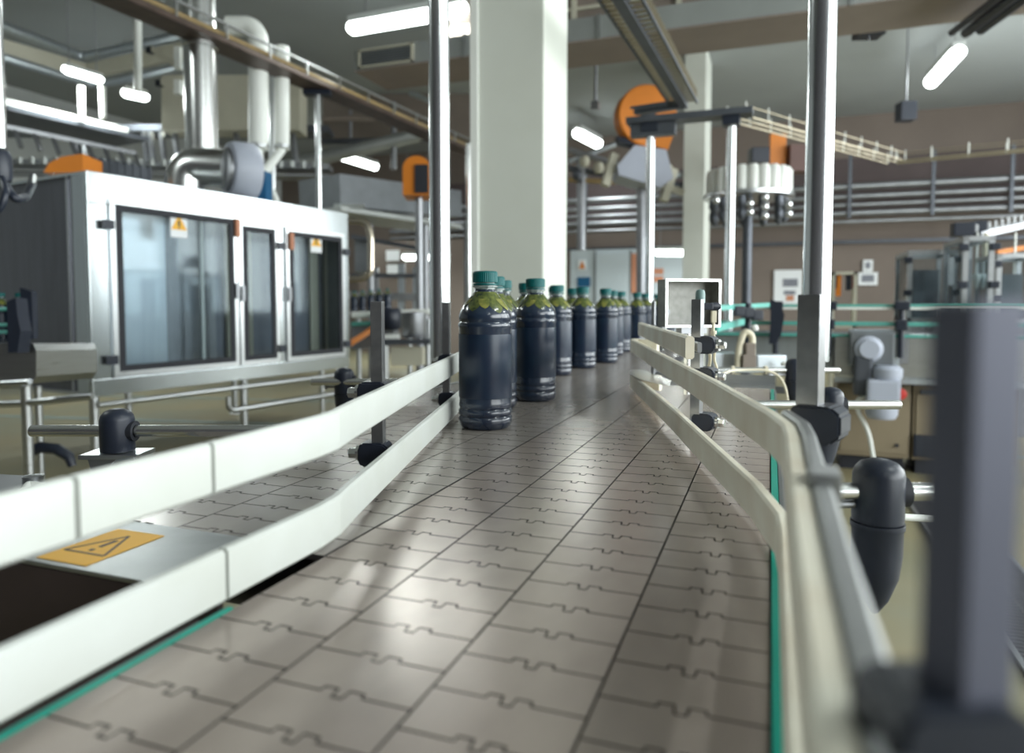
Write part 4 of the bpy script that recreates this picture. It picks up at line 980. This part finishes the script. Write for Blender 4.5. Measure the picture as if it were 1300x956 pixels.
for px in (1143, 1052, 985):
    x = cY(px, 400).x; m = MB(); m.box((x, Yc-.05, cY(1100, 388).z), (.09, .06, .06), bev=.01); m.box((x, Yc-.05, cY(1100, 412).z), (.07, .06, .07), bev=.01); m.cyl((x, Yc-.05, zt_-.15), (x, Yc-.05, cY(1100, 384).z), .018); m.build('strip_bracket', blk, t)
x = cY(985, 400).x
m = MB(); m.prism([cY(978, 380, Yc-.15), cY(990, 384, Yc-.15), cY(996, 400, Yc-.15), cY(992, 425, Yc-.15), cY(984, 438, Yc-.15), cY(976, 436, Yc-.15), cY(978, 410, Yc-.15)], (0, .12, 0)); m.build('bracket_arm', blk, t)
for px in (1148, 1215): 
    x = cY(px, 440).x; m = MB(); m.box((x, Yc-.008, (zt_+zb_)/2+.05), (.05, .02, .2)); m.build('side_bracket', steeld, t)
for x in (XA+.4, XA+1.6, XB-.2):
    m = MB(); m.cyl((x, Yc+.22, 0), (x, Yc+.22, zb_), .03); m.build('leg', steel, t)
# gear motor
gx = cY(1103, 443, Yc-.12)
t = thing('gear_motor', 'pale grey gear motor hanging on the cross conveyor side', 'motor', (gx.x, Yc-.12, gx.z-.4))
m = MB(); m.box((gx.x+.02, Yc-.06, gx.z), (.26, .11, .22), bev=.01); m.build('gearbox', midm, t)
m = MB(); m.box((gx.x+.04, Yc-.012, gx.z), (.30, .02, .25), bev=.004); m.build('mounting_plate', brushs, t)
m = MB(); m.lathe([(0, 0), (.085, 0), (.085, .02), (.066, .03), (.062, .045), (.058, .05), (0, .05)], (gx.x, Yc-.115, gx.z), (0, -1, 0), 32, sharp=True); m.build('round_cover', lav, t)
mx = cY(1127, 480, Yc-.14)
m = MB(); m.lathe([(0, 0), (.075, 0), (.085, .02), (.085, .07), (.06, .09), (0, .09)], (mx.x, Yc-.14, cY(1120, 479).z), (0, 0, 1), 28); m.build('motor_neck', lav, t)
m = MB(); m.box((mx.x-.03, Yc-.14, (cY(1120, 480).z+cY(1120, 506).z)/2), (.19, .19, .155), bev=.02); m.build('terminal_box', lav, t)
m = MB(); m.lathe([(0, 0), (.08, 0), (.095, .03), (.095, .12), (0, .12)], (mx.x-.03, Yc-.14, cY(1120, 527).z), (0, 0, 1), 28); m.build('motor_barrel', lav, t)
m = MB(); m.box((cY(1093, 478).x, Yc-.1, cY(1100, 475).z), (.11, .1, .26), bev=.02); m.build('brake_housing', darkm, t)
m = MB(); m.tube([(mx.x-.12, Yc-.12, cY(1120, 500).z), (mx.x-.17, Yc-.12, cY(1120, 505).z), (mx.x-.17, Yc-.12, .45), (mx.x-.10, Yc-.12, .32), (mx.x-.05, Yc-.1, .05)], .014, bend=.08); m.build('power_cable', whitep, t)
# tan cabinets under
Yk = 5.0+.35
for k, (a_, b_) in enumerate(((1062, 1155), (1158, 1290))):
    x0, x1 = cY(a_, 550, Yk).x, cY(b_, 550, Yk).x
    t = thing('floor_cabinet', ['tan floor cabinet under the gear motor', 'tan floor cabinet with black vent, right of the first'][k], 'cabinet', ((x0+x1)/2, Yk+.2, 0), 0, 'tan cabinets under the cross conveyor')
    MB().span((x0, Yk, .10), (x1, Yk+.4, .60), bev=.006).build('cabinet_body', tanm, t)
    MB().span((x0+.03, Yk+.03, 0), (x1-.03, Yk+.37, .10)).build('plinth', blkr, t)
    MB().span((x0+.02, Yk-.012, .13), (x1-.02, Yk-.001, .58), bev=.003).build('cabinet_door', tanm, t)
    if k:
        vx = cY(1175, 566, Yk).x; m = MB(); zc_ = cY(1175, 566, Yk).z; m.box((vx, Yk-.018, zc_), (.15, .012, .15), bev=.004); v_ = m.build('vent', blk, t)
        m = MB()
        for j in range(6): m.box((vx, Yk-.026, zc_-.055+j*.022), (.12, .006, .007))
        m.build('vent_slats', darkm, v_)
        MB().box((cY(1183, 502, Yk).x, Yk-.02, cY(1183, 498, Yk).z), (.14, .02, .03), bev=.004).build('pull_handle', darkm, t)
    else:
        m = MB(); q = cY(1138, 565, Yk); m.lathe([(0, 0), (.012, 0), (.012, .015), (0, .015)], (q.x, Yk-.012, q.z), (0, -1, 0), 12, sharp=True); m.build('lock', blk, t)
q = cY(1143, 500, Yc-.2); o = MB().lathe([(0, -.02), (.03, -.02), (.035, .02), (0, .03)], q, (0, -1, 0), 16).build('stop_button', redm); tag(o, 'small red button beside the gear motor', 'button')
# glazed enclosures on the right
for k, (px0, px1, py0, py1, Y, lab) in enumerate(((1152, 1216, 318, 386, 6.6, 'low glazed machine guard with black hinges left of the taller one'), (1222, 1262, 300, 386, 5.9, 'narrow tall glazed guard behind the blurred foreground post'), (1265, 1330, 322, 386, 6.4, 'glazed machine guard at the right picture edge'))):
    x0, x1 = onY(px0, 350, Y).x, onY(px1, 350, Y).x; z0, z1 = .1, onY(px0, py0, Y).z
    t = thing('glazed_guard', lab, 'machine guard', ((x0+x1)/2, Y+.3, 0), 0, 'glazed guards right of the cross conveyor')
    fr = MB(); w = .035
    for yy in (Y, Y+.6):
        for xx in (x0, x1-w): fr.span((xx, yy, 0), (xx+w, yy+w, z1))
        fr.span((x0, yy, z1-w), (x1, yy+w, z1)); fr.span((x0, yy, 1.0), (x1, yy+w, 1.0+w))
    for xx in (x0, x1-w): fr.span((xx, Y, z1-w), (xx+w, Y+.6, z1))
    fr.build('guard_frame', steel, t)
    MB().span((x0+w, Y+.012, 1.03), (x1-w, Y+.02, z1-w)).build('pane', glass, t); MB().span((x0+.012, Y+w, 1.03), (x0+.02, Y+.6, z1-w)).build('pane', glass, t)
    MB().span((x0+w, Y+.01, .12), (x1-w, Y+.03, 1.0)).build('lower_panel', steeld, t)
    MB().span((x0+w+.05, Y+.25, 1.0), (x1-w-.05, Y+.45, z1-.15)).build('inner_machine', midm, t)
    for zz_ in (z1-.08, z1-.35):
        for xx in (x0, x1): MB().box((xx, Y-.015, zz_), (.06, .03, .05), bev=.006).build('hinge', blk, t)
flat('paper_sheet', 1199, 327, 1211, 362, 6.56, signw, 'white paper sheet stuck on the low glazed guard', 'paper')
t = thing('control_rack', 'small rack with orange and red parts on the tan back wall side', 'rack', onY(1072, 386, 8.))
x0, x1 = onY(1056, 365, 8.).x, onY(1088, 365, 8.).x; z0, z1 = .9, onY(1070, 345, 8.).z
m = MB(); m.span((x0, 8., z1-.03), (x1, 8.2, z1)); m.span((x0, 8., 0), (x0+.03, 8.2, z1)); m.span((x1-.03, 8., 0), (x1, 8.2, z1)); m.span((x0, 8., z0), (x1, 8.2, z0+.03)); m.build('rack_frame', trimc, t)
for j, (px, mm, w_, h_) in enumerate(((1060, darkm, .05, .14), (1065, orange, .05, .22), (1078, blk, .05, .16), (1086, redm, .04, .14))): MB().box((onY(px, 360, 8.).x, 8.08, z1-.03-h_/2), (w_, .08, h_)).build('module', mm, t)
ch_ = t = thing('overhead_chute', 'grey ribbed chute entering from the right above the glazed guards', 'chute', dp(1270, 295, 6))
m = MB(); m.bar(dp(1232, 300, 6.0), dp(1340, 275, 6.2), .22, .05); m.build('chute_bed', steeld, t)
m = MB()
for j in range(14): q = dp(1232+j*8, 296-j*1.8, 5.95); m.bar(q, q+V((0, 0, .06)), .02, .02)
m.build('side_ribs', steel, t)
m = MB(); m.box(dp(1222, 292, 6.0), (.16, .16, .12), bev=.01); m.box(dp(1243, 288, 6.0), (.10, .12, .10), bev=.01); m.build('drive', blk, t)
m = MB(); m.cyl(dp(1252, 296, 5.85), dp(1252, 328, 5.85), .022); m.build('hanging_tube', cream, t)
o = MB().bar(dp(1262, 321, 6.3), dp(1296, 315, 6.3), .1, .04).build('orange_strip', orange); tag(o, 'orange strip lying on the glazed guard at the right edge', 'strip')
for px in (1239, 1247, 1287):
    q = dp(px, 357, 5.9); m = MB(); m.lathe([(0, -.07), (.012, -.06), (.028, .03), (.030, .06), (0, .06)], q, (0, 0, 1), 14); m.cyl(q+V((0, 0, .05)), (q.x, q.y, dp(1240, 297, 6.).z), .008); m.build('nozzle', whitep, ch_)
# small fittings beyond the right rail (sensor tangle)
t = thing('valve_manifold', 'brown and steel fitting with pale hoses beyond the open steel box', 'fitting', dp(945, 460, 2.6))
m = MB(); m.tube([dp(936, 470, 2.6), dp(938, 440, 2.6), dp(945, 420, 2.6), dp(955, 425, 2.6), dp(955, 460, 2.6)], .012, bend=.05); m.build('hose', cream, t)
m = MB(); m.box(dp(949, 460, 2.6), (.05, .05, .06), rz=YAW, bev=.004); m.box(dp(951, 444, 2.6), (.035, .04, .05), rz=YAW, bev=.004); m.build('block', ductb, t)
m = MB(); m.box(dp(975, 460, 2.7), (.11, .08, .06), rz=YAW, bev=.004); m.box(dp(918, 460, 2.7), (.10, .08, .075), rz=YAW, bev=.004); m.build('steel_block', brushs, t)
m = MB(); m.lathe([(0, -.01), (.012, -.01), (.014, 0), (.008, .01), (0, .01)], dp(958, 416, 2.55), (0, 0, 1), 14); m.lathe([(0, -.01), (.012, -.01), (.014, 0), (0, .01)], dp(996, 461, 2.6), (0, 0, 1), 14); m.build('knob', whitep, t)
m = MB(); q = dp(949, 475, 2.6); m.cyl((q.x, q.y, 0), q, .02); q = dp(975, 470, 2.7); m.cyl((q.x, q.y, 0), q, .02); q = dp(918, 470, 2.7); m.cyl((q.x, q.y, 0), q, .02); m.build('stand', steeld, t)
t = thing('teal_guide', 'pair of teal guide strips slanting behind the open steel box', 'guide rail', dp(925, 400, 3.2), 0)
m = MB(); m.bar(dp(912, 391, 3.1), dp(975, 387, 3.9), .02, .022); m.build('strip', tealr, t); m = MB(); m.bar(dp(908, 417, 3.0), dp(945, 408, 3.6), .02, .03); m.build('strip', tealr, t)
m = MB()
for px, py in ((938, 395), (950, 397), (961, 400)): m.box(dp(px, py, 3.3), (.05, .04, .05), rz=YAW, bev=.008)
m.cyl(dp(950, 385, 3.35), V((dp(950, 385, 3.35).x, dp(950, 385, 3.35).y, 0)), .015); m.build('bracket', blk, t)

# floor drain grating at right
t = thing('floor_drain', 'dark slotted drain grating running along the floor at lower right', 'grating', (.9, 3.2, 0))
m = MB(); x0, x1 = .76, 1.04
for xx in (x0, x1-.02): m.span((xx, 1.2, .001), (xx+.02, 5.0, .016))
m.build('frame', steeld, t)
m = MB()
for k in range(126): m.span((x0+.02, 1.21+k*.03, .002), (x1-.02, 1.228+k*.03, .014))
m.span((x0+.14-.006, 1.2, .002), (x0+.146, 5., .0145)); m.build('slats', drainm, t)

# ------------------------------------------------------------------ machinery seen between enclosure and left pole
t = thing('process_pipe', 'warm-toned steel pipe loop at the right end of the enclosure', 'pipe', dp(455, 350, 7.4))
MB().tube([dp(440, 280, 7.4), dp(466, 281, 7.4), dp(471, 300, 7.4), dp(471, 346, 7.4), dp(462, 354, 7.4), dp(436, 355, 7.4)], .035, n=14, bend=.1).build('pipe_loop', goldp, t)
t = thing('mezzanine', 'grey raised platform behind the enclosure near the orange housing', 'platform', dp(480, 260, 10.5))
m = MB(); m.bar(dp(405, 245, 9.6), dp(560, 262, 11.5), .9, .42); m.build('platform_side', midm, t)
m = MB(); m.bar(dp(405, 268, 9.3), dp(560, 290, 11.2), .9, .06); m.bar(dp(425, 262, 9.2), dp(462, 262, 9.2), .12, .05); m.build('platform_edge', duct, t)
m = MB()
for px in (470, 540, 593): q = dp(px, 280, 10.5); m.cyl((q.x, q.y, 0), (q.x, q.y, q.z), .05)
m.build('platform_leg', steeld, t)
t = thing('bottling_conveyor', 'blurred distant conveyor carrying small bottles left of the tall pole', 'conveyor', dp(500, 420, 8.4))
m = MB(); m.prism([dp(446, 396, 8.), dp(545, 392, 8.), dp(545, 398, 8.), dp(446, 403, 8.)], cf*.3); m.build('deck', whitep, t)
m = MB(); m.prism([dp(446, 409, 7.9), dp(500, 406, 7.9), dp(500, 411, 7.9), dp(446, 414, 7.9)], cf*.1); m.build('teal_edge', tealr, t)
m = MB(); m.prism([dp(446, 414, 8.), dp(500, 411, 8.), dp(500, 438, 8.), dp(446, 444, 8.)], cf*.4); m.build('side', steeld, t)
m = MB()
for px in (455, 490, 520, 545): q = dp(px, 405, 8.2); m.cyl((q.x, q.y, 0), (q.x, q.y, q.z), .03)
m.build('leg', steel, t)
m = MB(); m.lathe([(0, -.12), (.1, -.12), (.13, -.08), (.13, .08), (.1, .12), (0, .12)], dp(495, 405, 7.8), (0, 0, 1), 20); m.build('star_wheel', blk, t)
for k in range(5):
    q = dp(450+k*10.5, 397.5-k*.8, 8.15); dup(b0, (q.x, q.y, q.z+.005), k*.7, ['far left small bottle on the distant conveyor, next to the enclosure', 'second small bottle from the enclosure on the distant conveyor', 'middle one of five small bottles on the distant conveyor', 'fourth small bottle from the enclosure on the distant conveyor', 'rightmost of the five small bottles on the distant conveyor'][k], 'small bottles on the distant conveyor')
o = MB().bar(dp(443, 437, 7.6), dp(474, 417, 7.8), .06, .05).build('orange_bar', orange); tag(o, 'slanting orange bar beside the near square post', 'bar')
t = thing('work_table', 'grey work table with box below, left of the tall left pole', 'table', dp(510, 470, 7.))
m = MB(); m.prism([dp(484, 431, 7.), dp(546, 430, 7.), dp(546, 437, 7.), dp(484, 438, 7.)], cf*.5); m.build('table_top', darkm, t)
m = MB()
for px in (487, 543): q = dp(px, 437, 7.1); m.cyl((q.x, q.y, 0), q, .025)
m.build('table_leg', steel, t)
MB().prism([dp(496, 440, 7.1), dp(535, 440, 7.1), dp(535, 464, 7.1), dp(496, 464, 7.1)], cf*.35).build('drawer_box', trimc, t)
o = MB().prism([dp(484, 425, 7.05), dp(505, 424, 7.05), dp(505, 430, 7.05), dp(484, 430.5, 7.05)], cf*.2).build('white_tray', whitep); tag(o, 'white tray lying at the left end of the work table', 'tray')
o = MB().lathe([(0, 0), (.11, 0), (.13, .05), (.13, .26), (0, .28)], dp(525, 429, 7.25), (0, 0, 1), 20).build('steel_drum', steeld); tag(o, 'dull steel drum standing on the work table', 'drum')
t = thing('background_machine', 'dark blurred machine frame behind the distant bottle conveyor', 'machine', dp(510, 400, 10))
BD = 12.6
for k, (a_, b_, w_, h_, mm) in enumerate((((446, 350), (545, 350), .1, .06, darkm), ((446, 300), (545, 318), .08, .06, darkm), ((510, 335), (510, 400), .09, .09, brushs), ((527, 340), (527, 395), .06, .06, brushs), ((478, 340), (478, 398), .06, .06, steeld), ((446, 374), (545, 378), .2, .10, steeld), ((536, 300), (536, 400), .07, .07, brushs))):
    MB().bar(dp(*a_, BD), dp(*b_, BD), w_*1.25, h_*1.25).build('frame_bar', mm, t)
MB().prism([dp(450, 300, 12.8), dp(470, 300, 12.8), dp(470, 345, 12.8), dp(450, 345, 12.8)], cf*.4).build('control_box', midm, t)
q = dp(595, 220, 9.); tp = thing('steel_pole', 'slim distant pole seen between the tall pole and the column', 'pole', (q.x, q.y, 0), 0, 'tall steel poles')
MB().cyl((q.x, q.y, 0), (q.x, q.y, 3.2), .035).build('pole_tube', steelh, tp)
# pipe tangle between column and disc
t = thing('pipe_cluster', 'cluster of steel pipes and valves right of the broad column', 'pipes', dp(760, 230, 11))
for (a_, b_, r_, mm) in (((722, 190), (800, 214), .05, steeld), ((722, 214), (868, 236), .05, darkm), ((738, 200), (738, 318), .07, steeld), ((722, 205), (790, 180), .04, brushs), ((778, 228), (866, 222), .05, brushs), ((722, 228), (800, 232), .04, cabley)):
    MB().tube([dp(*a_, 11.), dp(*b_, 11.)], r_).build('pipe_run', mm, t)
for (px, py) in ((742, 205), (760, 213), (733, 222), (790, 223), (848, 216), (846, 240)):
    MB().lathe([(0, -.08), (.05, -.08), (.08, -.03), (.08, .03), (.05, .08), (0, .08)], dp(px, py, 10.8), (0, 0, 1), 14).build('valve', darkm if px % 2 else trimc, t)
q = dp(756, 126, 9.); o = MB(); o.cyl((q.x, q.y, q.z-.1), (q.x, q.y, ZC), .02); o.box((q.x, q.y, q.z-.08), (.1, .1, .1), bev=.01); o = o.build('ceiling_hook', steeld); tag(o, 'small dark hook hanging from the ceiling left of the orange disc', 'hook')
# blurred clutter along the pipes under the ceiling, left of the pole
t = thing('overhead_pipes', 'pale pipes and valves running overhead left of the tall left pole', 'pipes', dp(480, 180, 11))
for (a_, b_, r_, mm) in (((345, 215), (560, 165), .12, duct), ((405, 180), (560, 176), .05, darkm), ((410, 150), (560, 150), .06, ductb), ((405, 232), (545, 244), .04, brushs), ((445, 140), (445, 200), .03, steeld), ((500, 130), (500, 215), .05, steeld), ((520, 118), (545, 128), .05, brushs)):
    MB().tube([dp(*a_, 12.3), dp(*b_, 12.3)], r_).build('pipe_run', mm, t)
o = MB().prism([dp(410, 125, 13.2), dp(600, 112, 13.2), dp(600, 175, 13.2), dp(410, 175, 13.2)], cf*.3).build('brown_beam', ductb); tag(o, 'deep brown beam below the ceiling behind the tall left pole', 'beam')

# ------------------------------------------------------------------ world, camera
w = bpy.data.worlds.new('World'); SC.world = w; w.use_nodes = True
bg = w.node_tree.nodes['Background']; bg.inputs['Color'].default_value = (.80, .90, 1., 1); bg.inputs['Strength'].default_value = 1.2
cd = bpy.data.cameras.new('camera'); co = bpy.data.objects.new('camera', cd); COL.objects.link(co)
cd.sensor_width = 36; cd.lens = 36*F/1300; cd.shift_y = -45/1300; cd.clip_start = .01; cd.clip_end = 100
co.matrix_world = Matrix(((cr.x, cu.x, -cf.x, CAM.x), (cr.y, cu.y, -cf.y, CAM.y), (cr.z, cu.z, -cf.z, CAM.z), (0, 0, 0, 1)))
cd.dof.use_dof = True; cd.dof.focus_distance = .90; cd.dof.aperture_fstop = 4.2
SC.camera = co
SC.view_settings.view_transform = 'Standard'; SC.view_settings.look = 'None'; SC.view_settings.gamma = 1; SC.view_settings.use_curve_mapping = False
SC.view_settings.exposure = 0.0
SC.cycles.max_bounces = 8; SC.cycles.transparent_max_bounces = 12
